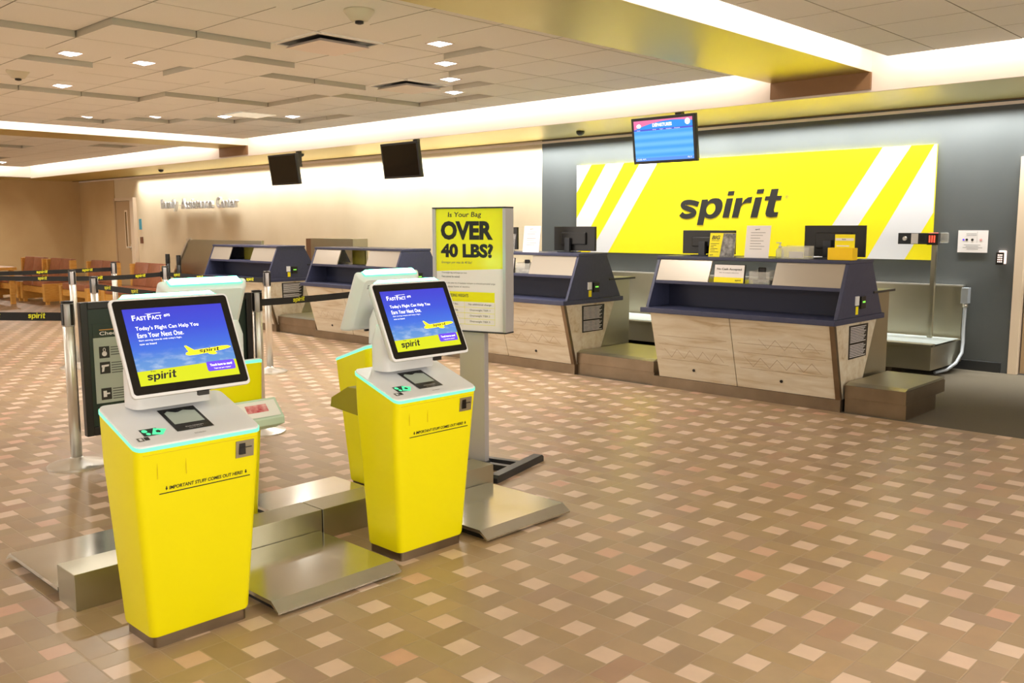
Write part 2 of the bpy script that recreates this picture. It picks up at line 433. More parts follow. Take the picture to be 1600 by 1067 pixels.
# ------------------------------------------------------------------ lettering
def plane_m(o, ux, uy):
    ux = Vector(ux).normalized(); uy = Vector(uy).normalized(); uz = ux.cross(uy)
    return Matrix(((ux.x, uy.x, uz.x, o[0]), (ux.y, uy.y, uz.y, o[1]), (ux.z, uy.z, uz.z, o[2]), (0, 0, 0, 1)))
def text_me(t, size, bold=0.0, shear=0.0, sx=1.0, align='LEFT', ext=0.0, space=1.0):
    c = bpy.data.curves.new('t', 'FONT'); c.body = t; c.size = size; c.offset = bold * size
    c.shear = shear; c.align_x = align; c.extrude = ext; c.resolution_u = 3; c.space_character = space
    o = bpy.data.objects.new('t', c)
    me = bpy.data.meshes.new_from_object(o)
    me.transform(Matrix.Diagonal((sx, 1, 1, 1)))
    bpy.data.objects.remove(o); bpy.data.curves.remove(c)
    return me
def fit_text(t, width, height, bold=0.0, shear=0.0, ext=0.0, space=1.0):
    me = text_me(t, 1.0, bold, shear, 1.0, 'LEFT', 0.0, space)
    xs = [v.co.x for v in me.vertices]; ys = [v.co.y for v in me.vertices]
    w_ = max(xs) - min(xs); h_ = max(ys) - min(ys)
    sy = height / h_; sx_ = width / w_
    me.transform(Matrix.Translation((-min(xs), -min(ys), 0))); me.transform(Matrix.Diagonal((sx_, sy, 1, 1)))
    return me
def stroke(pts, w0):
    n = len(pts); L = []; Rr = []
    for k in range(n):
        a = Vector(pts[max(k - 1, 0)]); b = Vector(pts[min(k + 1, n - 1)])
        t = (b - a).normalized(); nrm = Vector((-t.y, t.x)); p = Vector(pts[k])
        L.append(tuple(p + nrm * w0 / 2)); Rr.append(tuple(p - nrm * w0 / 2))
    return L + Rr[::-1]
def smooth_pts(pts, it=2):
    for _ in range(it):
        q = [pts[0]]
        for a, b in zip(pts, pts[1:]):
            q += [(a[0] * .75 + b[0] * .25, a[1] * .75 + b[1] * .25), (a[0] * .25 + b[0] * .75, a[1] * .25 + b[1] * .75)]
        q.append(pts[-1]); pts = q
    return pts
def logo_me(height, ext=0.0, s_=1.0):
    # heavy slanted word, drawn as outlines; unit = 210 per x-height
    G = []
    s = smooth_pts([(452, 170), (415, 176), (340, 184), (285, 172), (262, 140), (290, 112), (360, 96), (408, 78), (408, 44), (370, 22), (310, 18), (262, 28), (248, 60), (222, 58)], 2)
    s = smooth_pts([(456, 152), (410, 168), (345, 180), (285, 170), (268, 142), (300, 116), (372, 94), (412, 68), (396, 36), (340, 18), (282, 20), (250, 50)], 2)
    G.append([stroke(s, 58)])
    p_out = [(443, -80), (515, -80), (533, 12)] + smooth_pts([(533, 12), (560, -6), (610, -12), (665, 8), (712, 55), (734, 120), (730, 175), (700, 210), (650, 218), (600, 210), (566, 182)], 1)[1:] + [(563, 205), (495, 203)]
    hole = [(600 + 52 * math.cos(a) + 10 * math.sin(a), 100 + 64 * math.sin(a)) for a in [2 * PI * k / 20 for k in range(20)]]
    G.append([p_out, hole])
    G.append([[(733, 0), (805, 0), (848, 212), (776, 209)]]); G.append([[(783, 240), (853, 243), (862, 289), (795, 286)]])
    G.append([[(838, 0), (908, 0), (936, 118), (958, 146), (1000, 158), (1044, 156), (1056, 222), (1010, 216), (975, 192), (946, 150), (952, 213), (880, 210)]])
    G.append([[(1040, 0), (1115, 0), (1160, 215), (1087, 212)]]); G.append([[(1097, 252), (1170, 255), (1180, 300), (1107, 297)]])
    G.append([[(1252, 296), (1328, 298), (1314, 224), (1364, 224), (1353, 178), (1304, 178), (1284, 74), (1290, 54), (1331, 54), (1319, 6), (1250, 0), (1210, 10), (1198, 40), (1202, 70), (1228, 178), (1184, 178), (1194, 222), (1237, 222)]])
    c = bpy.data.curves.new('g', 'CURVE'); c.dimensions = '2D'; c.fill_mode = 'BOTH'; c.extrude = ext
    k = height / 210.0
    for g in G:
        for poly in g:
            sp = c.splines.new('POLY'); sp.points.add(len(poly) - 1)
            for q, (x, y) in zip(sp.points, poly): q.co = ((x - 220) * k * s_ * 1.0, y * k, 0, 1)
            sp.use_cyclic_u = True
    o = bpy.data.objects.new('g', c); me = bpy.data.meshes.new_from_object(o)
    bpy.data.objects.remove(o); bpy.data.curves.remove(c)
    return me
LOGO_W = (1365 - 220) / 210.0      # width in x-heights

# ================================================================== SETTING
YW = 10.09
m = MB(); m.face([(-27, -7, 0), (4.2, -7, 0), (4.2, 7.05, 0), (-27, 7.05, 0)]); m.face([(-27, 7.05, 0), (-13.3, 7.05, 0), (-13.3, YW, 0), (-27, YW, 0)])
struct(m.obj('floor', FLOOR))
m = MB(); m.box(-13.3, 4.2, 7.05, YW, -0.02, 0.0); struct(m.obj('floor', CARPET))
m = MB(); m.box(-26.1, -9.07, YW, YW + 0.15, 0, 3.3); struct(m.obj('wall_back', PLASTER))
m = MB(); m.box(-9.07, -2.72, YW, YW + 0.15, 0, 3.3); m.box(-1.7, 4.2, YW, YW + 0.15, 0, 3.3); m.box(-2.72, -1.7, YW, YW + 0.15, 2.16, 3.3)
struct(m.obj('wall_back', GREYWALL))
m = MB(); m.box(-26.2, -26.0, -7, YW, 0, 3.3); struct(m.obj('wall_left', TANWALL))
m = MB(); m.box(4.2, 4.35, -7, YW, 0, 3.3); struct(m.obj('wall_right', PLASTER))
m = MB(); m.box(-26.2, 4.2, -7.15, -7, 0, 3.3); struct(m.obj('wall_front', TANWALL))
m = MB(); m.prism([(YW - 0.012, 0), (YW - 0.012, 0.10), (YW, 0.105), (YW, 0)], 'x', -9.07, -2.79); struct(m.obj('baseboard_back', mat('black_rubber_skirting', rgb(48, 50, 52), 0.3)))

# ceiling: square tiles set at two levels
GX, GY, GP = -5.6, 4.98, 0.6645
def lower(i, j):                      # True = low level, False = raised level
    if i < 0: return True
    if i <= 5 and j >= -7:
        lim_far = {0: 0, 1: 1, 2: 2, 3: 3, 4: 3}.get(i, -9)          # last raised row for this column
        if i <= 4 and j <= lim_far:
            if j < -3: return not (i <= 2)
            if j < -1: return not (i <= 1 or i == 4)
            if j == -1: return not (i <= 2)
            if j <= 1: return not (i <= 3)
            return not (i <= 4)
    if 5 <= i <= 13:
        if j <= -1: return not (i in (6, 7) or (i == 5 and j > -3))
        if j <= 1: return not (i <= 6 or (i in (9, 10, 11) and j == 11 - i) or (i == 11 and j == 0) or (i == 10 and j == 1))
        if j == 2: return not (i in (8, 9))
        if j == 3: return not (i in (7, 8))
    if i > 14: return not ((i * 7 + j * 13 + i * j) % 11 == 0)
    return True
ZA, ZB = 2.97, 3.02
m = MB()
cells = []
zones = ((-24.76, -15.62), (-14.26, -4.60), (-3.36, 4.2))
def ceil_zone(x0, x1, y1=8.27):
    i0 = math.floor((GX - x1) / GP) - 1; i1 = math.ceil((GX - x0) / GP) + 1
    for i in range(i0, i1):
        for j in range(-18, 6):
            a0, a1 = GX - GP * (i + 1), GX - GP * i; b0, b1 = GY + GP * j, GY + GP * (j + 1)
            a0, a1 = max(a0, x0), min(a1, x1); b1 = min(b1, y1)
            if a1 - a0 < 0.02 or b1 - b0 < 0.02: continue
            z = ZA if lower(i, j) else ZB
            gp = 0.010
            c0, c1, d0, d1 = a0 + gp * .5, a1 - gp * .5, b0 + gp * .5, b1 - gp * .5
            m.face([(c0, d0, z), (c1, d0, z), (c1, d1, z), (c0, d1, z)], CEIL)
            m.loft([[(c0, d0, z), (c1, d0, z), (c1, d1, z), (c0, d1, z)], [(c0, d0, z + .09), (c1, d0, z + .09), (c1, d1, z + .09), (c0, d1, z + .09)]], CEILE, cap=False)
for z0, z1 in zones: ceil_zone(z0, z1)
for z0, z1 in zones: m.box(z0 + .01, z1 - .01, -7, 8.26, 3.06, 3.07, CGRID)
struct(m.obj('ceiling'))
m = MB(); m.box(-26.2, 4.2, -7, YW, 3.28, 3.35); struct(m.obj('ceiling', FASCIA))
# dropped soffit along the back wall with its glowing fascia
def soffit(name, x0, x1):
    m = MB(); m.box(x0, x1, 8.53, 9.9, 2.71, 2.73, GOLD); m.box(x0, x1, 8.5, 8.53, 2.71, 3.28, FASCIA); m.box(x0, x1, 9.885, 9.9, 2.735, 2.9, FASCIA)
    m.box(x0, x1, 9.9, YW, 2.88, 2.9, FASCIA)
    return struct(m.obj(name))
soffit('trim_1', -26.0, 4.2)
m = MB(); m.box(-26.0, 4.2, YW - .03, YW, 2.675, 2.705); struct(m.obj('trim_8', FASCIA))
m = MB(); m.box(-26.0, 4.2, 9.893, 9.905, 2.700, 2.712); struct(m.obj('trim_2', mat('dark_bronze_edge', rgb(104, 84, 52), 0.4, 0.5)))
def beam(name, x0, x1, y1=8.5):
    m = MB(); m.box(x0 + .002, x1 - .002, -7, y1, 2.885, 2.9, GOLD)
    m.box(x0, x0 + .02, -7, y1, 2.887, 3.28, FASCIA); m.box(x1 - .02, x1, -7, y1, 2.887, 3.28, FASCIA)
    return struct(m.obj(name))
beam('trim_3', -4.58, -3.59); beam('trim_4', -15.45, -14.5)
m = MB(); m.box(-26.0, -25.0, -7, 8.5, 2.71, 2.73, GOLD); m.box(-25.03, -25.0, -7, 8.5, 2.712, 3.28, FASCIA); struct(m.obj('trim_5'))
# brown sheets that paint the unlit shade onto the fascia under the beam ends
m = MB(); m.box(-4.585, -3.585, 8.47, 8.499, 2.73, 2.885); struct(m.obj('trim_6', mat('brown_end_shade', rgb(136, 100, 66), 0.5)))
m = MB(); m.box(-15.45, -14.5, 8.47, 8.499, 2.73, 2.885); struct(m.obj('trim_7', MATS['brown_end_shade']))

# door at the far left of the back wall
d = bpy.data.objects.new('door_1', None); COL.objects.link(d); d.location = (-23.67, YW, 0); struct(d)
MB().box(0.0, 0.9, -0.05, 0.0, 0.01, 2.13, bev=0.004).obj('door_leaf', DOORM, d)
MB().box(-0.08, 0.0, -0.07, 0.0, 0, 2.2).obj('door_frame', DOORM, d)
m = MB(); m.box(0.9, 1.1, -0.09, 0.0, 0, 2.21, bev=0.004); m.box(0.0, 0.9, -0.07, 0, 2.14, 2.21); m.obj('door_frame', FRAMEM, d)
MB().box(0.50, 0.66, -0.056, -0.048, 0.95, 1.9, bev=0.002).obj('vision_panel', FRAMEM, d)
MB().box(0.54, 0.62, -0.060, -0.050, 1.0, 1.86).obj('glass', mat('dark_pane', rgb(120, 96, 62), 0.1), d)
m = MB(); m.tube([(0.82, -0.05, 0.98), (0.82, -0.11, 0.98), (0.7, -0.115, 0.98)], 0.014); m.box(0.78, 0.86, -0.06, -0.05, 0.9, 1.05); m.obj('door_handle', CHROME, d)
MB().box(-24.4, -23.8, YW - 0.02, YW, 0, 2.71).obj('wall_back', TANWALL, kind='structure')
MB().box(-26.0, -24.4, YW - 0.02, YW, 0, 2.71).obj('wall_back', TANWALL, kind='structure')
# door at the right edge of the frame
d = bpy.data.objects.new('door_2', None); COL.objects.link(d); d.location = (-2.72, YW, 0); struct(d)
m = MB(); m.box(0.0, 0.085, -0.03, 0.10, 0, 2.16, bev=0.004); m.box(0.96, 1.04, -0.03, 0.10, 0, 2.16, bev=0.004); m.box(0.085, 0.96, -0.03, 0.10, 2.08, 2.16, bev=0.004)
m.obj('door_frame', FRAMEM, d)
MB().box(0.10, 0.95, 0.03, 0.08, 0.01, 2.07, bev=0.003).obj('door_leaf', DOORM, d)
m = MB(); m.box(0.13, 0.19, 0.02, 0.03, 0.95, 1.1); m.tube([(0.16, 0.03, 1.02), (0.16, -0.03, 1.02), (0.28, -0.035, 1.02)], 0.012); m.obj('door_handle', CHROME, d)

# ================================================================== CEILING FITTINGS
def cell_c(i, j): return (GX - GP * (i + .5), GY + GP * (j + .5))
dl0 = None
lights = [(0, 0), (1, 1), (2, 2), (3, 3), (4, -3), (4, -2), (7, -2), (8, 3), (9, 2), (10, 1), (11, 0), (25, 3), (6, -2)]
lights = [(0, 0), (1, 1), (2, 2), (3, 3), (4, -3), (4, -2), (7, -2), (8, 3), (9, 2), (10, 1), (11, 0), (26, 3)]
for n_, (i, j) in enumerate(lights):
    x, y = cell_c(i, j); z = ZA if lower(i, j) else ZB
    if dl0 is None:
        t = thing('downlight', '', 'ceiling light', (x, y, z), 0, 'square recessed downlights')
        m = MB()
        for a in (-1, 1):
            m.box(-.085, .085, a * .085 - .008, a * .085 + .008, -.006, 0.0); m.box(a * .085 - .008, a * .085 + .008, -.077, .077, -.006, 0.0)
        m.obj('frame', FASCIA, t)
        m = MB(); q = .076
        for p in (((-q, -q), (q, -q)), ((q, -q), (q, q)), ((q, q), (-q, q)), ((-q, q), (-q, -q))):
            m.face([(p[0][0], p[0][1], -.001), (p[1][0], p[1][1], -.001), (0, 0, -.03)])
        m.obj('lens', LENS, t); dl0 = t; o = t
    else: o = again(dl0, '', (x, y, z))
    names = ['square downlight nearest the bronze beam, above the wide vent', 'second downlight in the diagonal row right of the vents', 'third downlight in the diagonal row right of the vents',
             'fourth and farthest downlight in the diagonal row by the beam', 'square downlight in the top left of the ceiling, nearer of two side by side', 'square downlight in the upper left ceiling, right one of two side by side',
             'square downlight low left in the ceiling, left of the pale beige step', 'rightmost of four downlights in the low row by the lit cove', 'downlight beside the glowing flat ceiling panel, third in the low row',
             'second downlight from the left in the low row by the lit cove', 'leftmost downlight in the low row by the lit cove', 'lone downlight in the far left ceiling bay beyond the beam']
    o['label'] = names[n_]
    area('downlight_lamp', (x, y, z - .04), (0, 0, -1), .12, .12, 28 if i < 20 else 60, (1.0, 0.93, 0.84), math.radians(150))

def diffuser(x, y, z, label, M2):
    t = thing('air_diffuser', label, 'ceiling vent', (x, y, z), 0, 'square ceiling diffusers')
    h = GP / 2 - .01
    m = MB()
    for a in (-1, 1):
        m.box(-h, h, a * h - .02, a * h + .02, -.012, .03); m.box(a * h - .02, a * h + .02, -h + .02, h - .02, -.012, .03)
    m.obj('frame', CEIL, t)
    MB().box(-h + .02, h - .02, -h + .02, h - .02, -.003, .0).obj('dark_throat', BLACK, t)
    m = MB(); g = .25
    m.loft([[(-g, -g, -.045), (g, -g, -.045), (g, g, -.045), (-g, g, -.045)], [(-g * .9, -g * .9, -.02), (g * .9, -g * .9, -.02), (g * .9, g * .9, -.02), (-g * .9, g * .9, -.02)]])
    m.box(-.02, .02, -.02, .02, -.02, -.003)
    m.obj('plaque', M2, t)
    return t
x, y = cell_c(1, -1); diffuser(x, y, ZB, 'pale square plaque diffuser hanging below its dark opening, nearest of the ceiling vents', FASCIA)
x, y = cell_c(3, 2); diffuser(x, y, ZB, 'square vent with one dark half and one bright half, beyond the nearest vent', FASCIA)
x, y = cell_c(8, 2); diffuser(x, y, ZB, 'glowing flat ceiling panel low in the middle left of the ceiling', TROFF)
def speaker_dome(x, y, z, label):
    t = thing('camera_dome', label, 'ceiling camera', (x, y, z))
    m = MB(); m.lathe([(.105, 0), (.105, -.012), (.06, -.07), (.035, -.075)]); m.obj('housing', mat('beige_dome', rgb(206, 198, 172), .5) if 'beige_dome' not in MATS else MATS['beige_dome'], t)
    MB().lathe([(.03, -.074), (.03, -.09), (.012, -.096)]).obj('lens', BLACK, t)
    return t
speaker_dome(-5.27, 3.98, ZA, 'pale funnel shaped camera dome on the ceiling left of the bronze beam')
speaker_dome(-9.92, 3.32, ZA if lower(6, -3) else ZB, 'beige camera dome at the far left edge of the ceiling')
def sprinkler(x, y, z, label):
    m = MB(); m.lathe([(.02, 0), (.055, -.005), (.05, -.035), (.02, -.055)], n=16); m.obj('sensor_dome', DARKM, None, label, 'sensor', loc=(x, y, z))
sprinkler(-7.74, 9.35, 2.71, 'small dark dome sensor under the soffit left of the departures screen')
sprinkler(-19.29, 9.2, 2.71, 'small dark dome sensor under the soffit at the far left')
sprinkler(-13.44, 8.87, 2.71, 'small dark fitting under the soffit right of the left black screen')

# ================================================================== HANGING SCREENS
def wall_screen(xc, label, lit):
    t = thing('hanging_screen', label, 'screen', (xc, 8.30, 2.405), 0, None if lit else 'black hanging screens')
    W, H = .405, .245
    M = Matrix.Rotation(math.radians(8), 4, 'X')
    def T(m): bmesh.ops.transform(m.bm, matrix=M, verts=m.bm.verts); return m
    m = MB(); m.box(-W, W, 0.0, .05, -H, H, bev=.006); m.box(-W * .6, W * .6, .05, .09, -H * .6, H * .6, bev=.01); T(m).obj('case', BLACK, t)
    ux = (1, 0, 0); uy = M @ Vector((0, 0, 1)); nn = M @ Vector((0, -1, 0))
    m = MB(); m.face([(-W + .032, -.002, -H + .03), (W - .032, -.002, -H + .03), (W - .032, -.002, H - .03), (-W + .032, -.002, H - .03)]); T(m)
    o_ = M @ Vector((-W + .032, -.002, -H + .03))
    sc = m.obj('screen_image', BOARD if lit else BLACKG, t, uv=(o_, ux, uy, 2 * W - .064, 2 * H - .06))
    if lit:
        P = plane_m(o_ + nn * .001, ux, uy); w_, h_ = 2 * W - .064, 2 * H - .06
        m = MB()
        m.mesh(fit_text('DEPARTURES', w_ * .33, h_ * .085, .03), P @ Matrix.Translation((w_ * .33, h_ * .83, 0)), STXT)
        for k, u in enumerate((.05, .33, .45, .56, .70)): m.mesh(fit_text(('Airline', 'City', 'Flight', 'Scheduled', 'Status')[k], w_ * (.06 if k < 3 else .09), h_ * .022), P @ Matrix.Translation((w_ * u, h_ * .752, 0)), STXT)
        m.mesh(fit_text('12:52 AM', w_ * .15, h_ * .035), P @ Matrix.Translation((w_ * .03, h_ * .03, 0)), STXT)
        m.mesh(fit_text('FLY', w_ * .07, h_ * .035), P @ Matrix.Translation((w_ * .9, h_ * .03, 0)), STXT)
        def blob(cu, cv, ru, rv):
            m.face([P @ Vector((w_ * cu + ru * math.cos(a), h_ * cv + rv * math.sin(a), 0)) for a in [2 * PI * k / 16 for k in range(16)]], STXT)
        blob(.09, .87, .03, .022); blob(.92, .9, .032, .032)
        m.obj('lettering', None, t)
    m = MB(); m.box(-.05, .05, .06, .33, .06, .10); m.box(-.04, .04, .27, .33, .10, .305); m.obj('bracket', BLACK, t)
    return t
f_ = 8.3 / 7.0
wall_screen(-4.828 * f_, 'lit blue departures screen hanging above the yellow wall sign', True)
wall_screen(-8.538 * f_, 'black switched off screen hanging right of the other black screen', False)
wall_screen(-11.044 * f_, 'black switched off screen hanging leftmost above the far counters', False)

# ================================================================== WALL SIGN AND WALL ITEMS
t = thing('wall_sign', 'wide yellow airline wall sign with grey diagonal stripes and dark slanted lettering', 'sign', (-8.387, YW, 1.128))
SW, SH = 4.865, 1.203
MB().box(0, SW, -.03, 0, 0, SH).obj('panel', YELP, t)
def seg(b0, b1, t0, t1):          # a pale band clipped to the panel, between bottom x and top x
    poly = [(b0, 0), (b1, 0), (t1, SH), (t0, SH)]
    for lim, sgn in ((0.0, 1), (SW, -1)):
        out = []
        for a, c in zip(poly, poly[1:] + poly[:1]):
            ia = (a[0] - lim) * sgn >= 0; ic = (c[0] - lim) * sgn >= 0
            if ia: out.append(a)
            if ia != ic:
                k = (lim - a[0]) / (c[0] - a[0]); out.append((lim, a[1] + k * (c[1] - a[1])))
        poly = out
    m = MB(); m.face([(x, -.0304, z) for x, z in poly]); m.obj('stripe', WHITEP, t)
seg(-.9, -.57, -.07, .26)
seg(-.33, .03, .517, .82)
seg(.25, .567, 1.095, 1.38)
seg(3.53, 3.83, 4.30, 4.60)
seg(4.18, 4.59, 4.84, 5.25)
m = MB(); m.mesh(logo_me(.236, .0006, 1.117), plane_m((1.703, -.0312, .462), (1, 0, 0), (0, 0, 1)))
m.obj('lettering', INK, t)
m = MB(); m.mesh(fit_text('®', .04, .04), plane_m((3.18, -.0308, .68), (1, 0, 0), (0, 0, 1))); m.obj('registered_mark', INKG, t)

t = thing('wall_lettering', 'row of raised white letters on the bright far left wall', 'sign', (-21.05, YW, 1.88))
for wd, x0, ww in (('Family', 0, .80), ('Assistance', .98, 1.45), ('Center', 2.60, .86)):
    m = MB(); m.mesh(fit_text(wd, ww, .29 if wd == 'Family' else .235, .012, ext=0), plane_m((x0, -.10, -.04 if wd == 'Family' else .01), (1, 0, 0), (0, 0, 1)))
    rg = bmesh.ops.extrude_face_region(m.bm, geom=m.bm.faces[:]); bmesh.ops.translate(m.bm, verts=[v for v in rg['geom'] if isinstance(v, bmesh.types.BMVert)], vec=(0, .06, 0))
    m.obj('letters', mat('pale_silver_letter', rgb(222, 226, 230), .35, .5) if 'pale_silver_letter' not in MATS else MATS['pale_silver_letter'], t)
m = MB()
for k in range(14): m.box(.08 + k * .25, .095 + k * .25, -.07, 0, .08, .095)
m.obj('standoffs', CHROME, t)

t = thing('wall_notice', 'white paper notice with four small icons on the dark grey wall', 'notice', (-3.27, YW - .004, 1.215))
m = MB(); m.box(0, .288, -.004, 0, 0, .226); m.obj('paper', PAPER, t)
m = MB()
P = plane_m((0, -.0055, 0), (1, 0, 0), (0, 0, 1))
for cx, c_, r in ((.055, SPUR, .010), (.086, INK, .013), (.140, INK, .013), (.222, REDP, .013)):
    m.face([P @ Vector((cx + r * math.cos(a), .13 + r * math.sin(a), 0)) for a in [2 * PI * k / 14 for k in range(14)]], c_)
for k, (x0, x1) in enumerate(((.06, .22), (.08, .2), (.05, .24), (.09, .2))): m.face([P @ Vector(q) for q in ((x0, .075 - k * .014, 0), (x1, .075 - k * .014, 0), (x1, .079 - k * .014, 0), (x0, .079 - k * .014, 0))], INKG)
for k in range(2): m.face([P @ Vector(q) for q in ((.08, .19 - k * .014, 0), (.18, .19 - k * .014, 0), (.18, .194 - k * .014, 0), (.08, .194 - k * .014, 0))], INKG)
m.face([P @ Vector(q) for q in ((.185, .10, 0), (.1865, .10, 0), (.1865, .215, 0), (.185, .215, 0))], INKG)
m.obj('print', None, t)
t = thing('door_keypad', 'small black keypad with glowing keys beside the right door', 'keypad', (-2.885, YW, 1.098))
MB().box(.018, .085, -.03, 0, .01, .14, bev=.004).obj('backplate', KEYL, t, label='pink glowing backplate')
MB().box(0, .072, -.055, -.03, 0, .125, bev=.004).obj('case', BLACK, t)
m = MB()
for a in range(3):
    for b in range(4): m.box(.018 + a * .016, .028 + a * .016, -.058, -.054, .025 + b * .022, .038 + b * .022)
m.obj('keys', KEYL, t)
MB().box(0, .13, -.012, 0, 0, .26).obj('room_plaque', BLUES, None, 'small blue plaque on the wall right of the far left door', 'sign', loc=(-22.46, YW, 1.42))
MB().box(0, .12, -.03, 0, 0, .16, bev=.005).obj('card_reader', mat('maroon_reader', rgb(110, 70, 50), .4), None, 'small brown card reader below the blue plaque by the far left door', 'card reader', loc=(-22.40, YW, 1.08))

# ================================================================== CHECK-IN COUNTERS
Y0 = 7.05
def counter(origin, label):
    t = thing('check_in_counter', label, 'counter', origin, 0, 'check in counters in a row')
    y = lambda v: v - Y0
    W = 1.83
    m = MB(); m.box(0, W, 0, .36, 0, .10); m.obj('plinth', STEELD, t)
    m = MB(); m.prism([(y(6.905), .71), (y(7.70), .71), (y(7.41), .10), (y(7.075), .10)], 'x', .085, W - .004); m.obj('body', WOOD, t)
    for x0, x1 in ((.085, .896), (.904, 1.79)):
        m = MB(); m.prism([(y(6.88), .71), (y(6.904), .71), (y(7.073), .103), (y(7.05), .103)], 'x', x0, x1, bev=.002)
        pn = m.obj('front_panel', WOOD, t)
        cx = x0 + (x1 - x0) * .48; zz = .20; yy = y(7.05) - (zz - .103) * (.17 / .607)
        nrm = Vector((0, -.963, -.27)); m = MB(); m.tube([Vector((cx, yy, zz)) - nrm * .002, Vector((cx, yy, zz)) + nrm * .008], .013, 14); m.obj('lock', BLACK, pn)
        # carved relief lines
        m = MB()
        random.seed(int(x0 * 100) + 5)
        def pt(x, z): return (x, y(7.05) - (z - .103) * (.17 / .607) - .0012, z)
        for z in (.28, .42, .5):
            q = [pt(x0 + .05, z), pt(x1 - .05, z), pt(x1 - .05, z + .003), pt(x0 + .05, z + .003)]; m.face(q)
        n_ = 9
        for k in range(n_):
            xa = x0 + .1 + (x1 - x0 - .2) * k / n_; xb = xa + (x1 - x0 - .2) / n_
            za, zb = (.30, .38) if k % 2 else (.38, .30)
            m.face([pt(xa, za), pt(xb, zb), pt(xb, zb + .005), pt(xa, za + .005)])
            if x0 > .5 and k > 1: m.face([pt(xa, za + .17), pt(xb, zb + .17), pt(xb, zb + .174), pt(xa, za + .174)])
        m.obj('carving', mat('carved_groove', rgb(160, 140, 116), .6) if 'carved_groove' not in MATS else MATS['carved_groove'], pn)
    m = MB(); m.prism([(y(6.872), .71), (y(6.91), .71), (y(7.08), .10), (y(7.042), .10)], 'x', W - .038, W + .004, bev=.002); m.obj('corner_trim', STEELD, t)
    # notice sheet on the side
    m = MB(); m.prism([(y(7.165), .69), (y(7.528), .69), (y(7.505), .42), (y(7.172), .415)], 'x', W - .004, W + .001)
    nb = m.obj('side_notice', BLACK, t, label='black notice sheet with small white print')
    m = MB()
    for k in range(19):
        z = .675 - k * .0133
        if k == 10: continue
        L_ = .30 - (k % 3) * .02
        m.face([(W + .0018, y(7.185), z), (W + .0018, y(7.185) + L_, z), (W + .0018, y(7.185) + L_, z - .005), (W + .0018, y(7.185), z - .005)])
    m.obj('print', PAPER, nb)
    # navy upper part
    m = MB(); m.box(-.015, W + .008, y(6.862), y(7.84), .71, .755, bev=.006); m.obj('desk_shelf', NAVY, t)
    tp = [(y(6.93), .756), (y(7.80), .756), (y(7.56), 1.19), (y(7.11), 1.19)]
    for x0, x1 in ((0, .03), (W - .03, W)):
        m = MB(); m.prism(tp, 'x', x0, x1, bev=.003); ep = m.obj('end_panel', NAVY, t)
    m = MB(); m.box(W, W + .02, y(7.33), y(7.42), .82, .92, bev=.003); so = m.obj('socket_box', BLACK, ep); MB().box(W + .02, W + .022, y(7.35), y(7.40), .868, .882).obj('indicator', mat('lime_indicator', rgb(120, 210, 60), .4, emis=(.25, .8, .1, 1), emis_s=.8) if 'lime_indicator' not in MATS else MATS['lime_indicator'], ep)
    MB().box(W, W + .012, y(7.245), y(7.305), .85, .925, bev=.002).obj('white_switch', WHITE, ep)
    MB().box(W, W + .003, y(7.265), y(7.31), .775, .84).obj('yellow_tag', YELP, ep)
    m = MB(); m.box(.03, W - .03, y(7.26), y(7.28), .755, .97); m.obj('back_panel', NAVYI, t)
    m = MB(); m.box(.03, W - .03, y(7.03), y(7.6), .97, 1.0, bev=.004); m.obj('ledge', NAVY, t)
    m = MB(); m.box(-.005, W + .005, y(7.10), y(7.57), 1.19, 1.218, bev=.005); m.obj('top_shelf', NAVY, t)
    for x0, x1 in ((.035, .585), (1.205, W - .032)):
        m = MB(); m.prism([(y(7.035), 1.0), (y(7.05), 1.0), (y(7.125), 1.188), (y(7.11), 1.188)], 'x', x0, x1, bev=.002); m.obj('privacy_panel', GREYP, t)
    # staff side steel cabinet and worktop
    m = MB(); m.box(.03, W - .02, y(7.52), y(7.95), .25, .70, bev=.003); m.obj('staff_cabinet', STEEL, t)
    m = MB(); m.box(W - .035, W - .015, y(7.38), y(7.98), .10, .93, bev=.002); m.obj('steel_side', STEEL, t)
    m = MB(); m.box(.03, W + .01, y(7.60), y(8.05), .93, .95, bev=.003); m.obj('staff_worktop', DARKM, t)
    return t
XL = [-4.94, -7.72, -10.50, -13.27]
C4 = counter((XL[0], Y0, 0), 'navy and pale wood check in counter nearest, carrying two black monitors, rightmost of four')
C3 = again(C4, 'navy and wood check in counter half hidden behind the bag weight sign', (XL[1], Y0, 0))
C2 = again(C4, 'empty navy check in counter seen behind the right pair of kiosk screens', (XL[2], Y0, 0))
C1 = again(C4, 'empty navy check in counter farthest left, next to the tall steel panel', (XL[3], Y0, 0))
def see_back(x, y, w_, label):
    MB().box(0, w_, 0, .02, 0, .17).obj('olive_card', OLIVEP, None, label, 'panel', loc=(x, y, 1.0))

# baggage scales between the counters
def bag_scale(origin, W, label):
    t = thing('baggage_scale', label, 'baggage scale', origin, 0, 'floor scales beside the counters')
    m = MB(); m.box(0, W, .03, .66, 0, .12); m.box(0, W, .02, .86, .12, .222, bev=.002); m.obj('housing', STEELD, t)
    m = MB(); m.prism([(.018, .224), (.86, .224), (.86, .242), (.075, .242)], 'x', .004, W - .004 if W > .8 else W - .008); m.obj('weighing_plate', STEEL, t)
    return t
bag_scale((-3.09, 7.06, 0), .485, 'low stainless steel baggage scale at the right end of the nearest counter')
bag_scale((-5.885, 7.06, 0), .94, 'stainless baggage scale between the two nearest counters')
bag_scale((-8.665, 7.06, 0), .94, 'stainless baggage scale hidden mostly behind the kiosk screens and bag sign')
bag_scale((-11.435, 7.06, 0), .93, 'pale topped baggage scale between the two farthest counters')

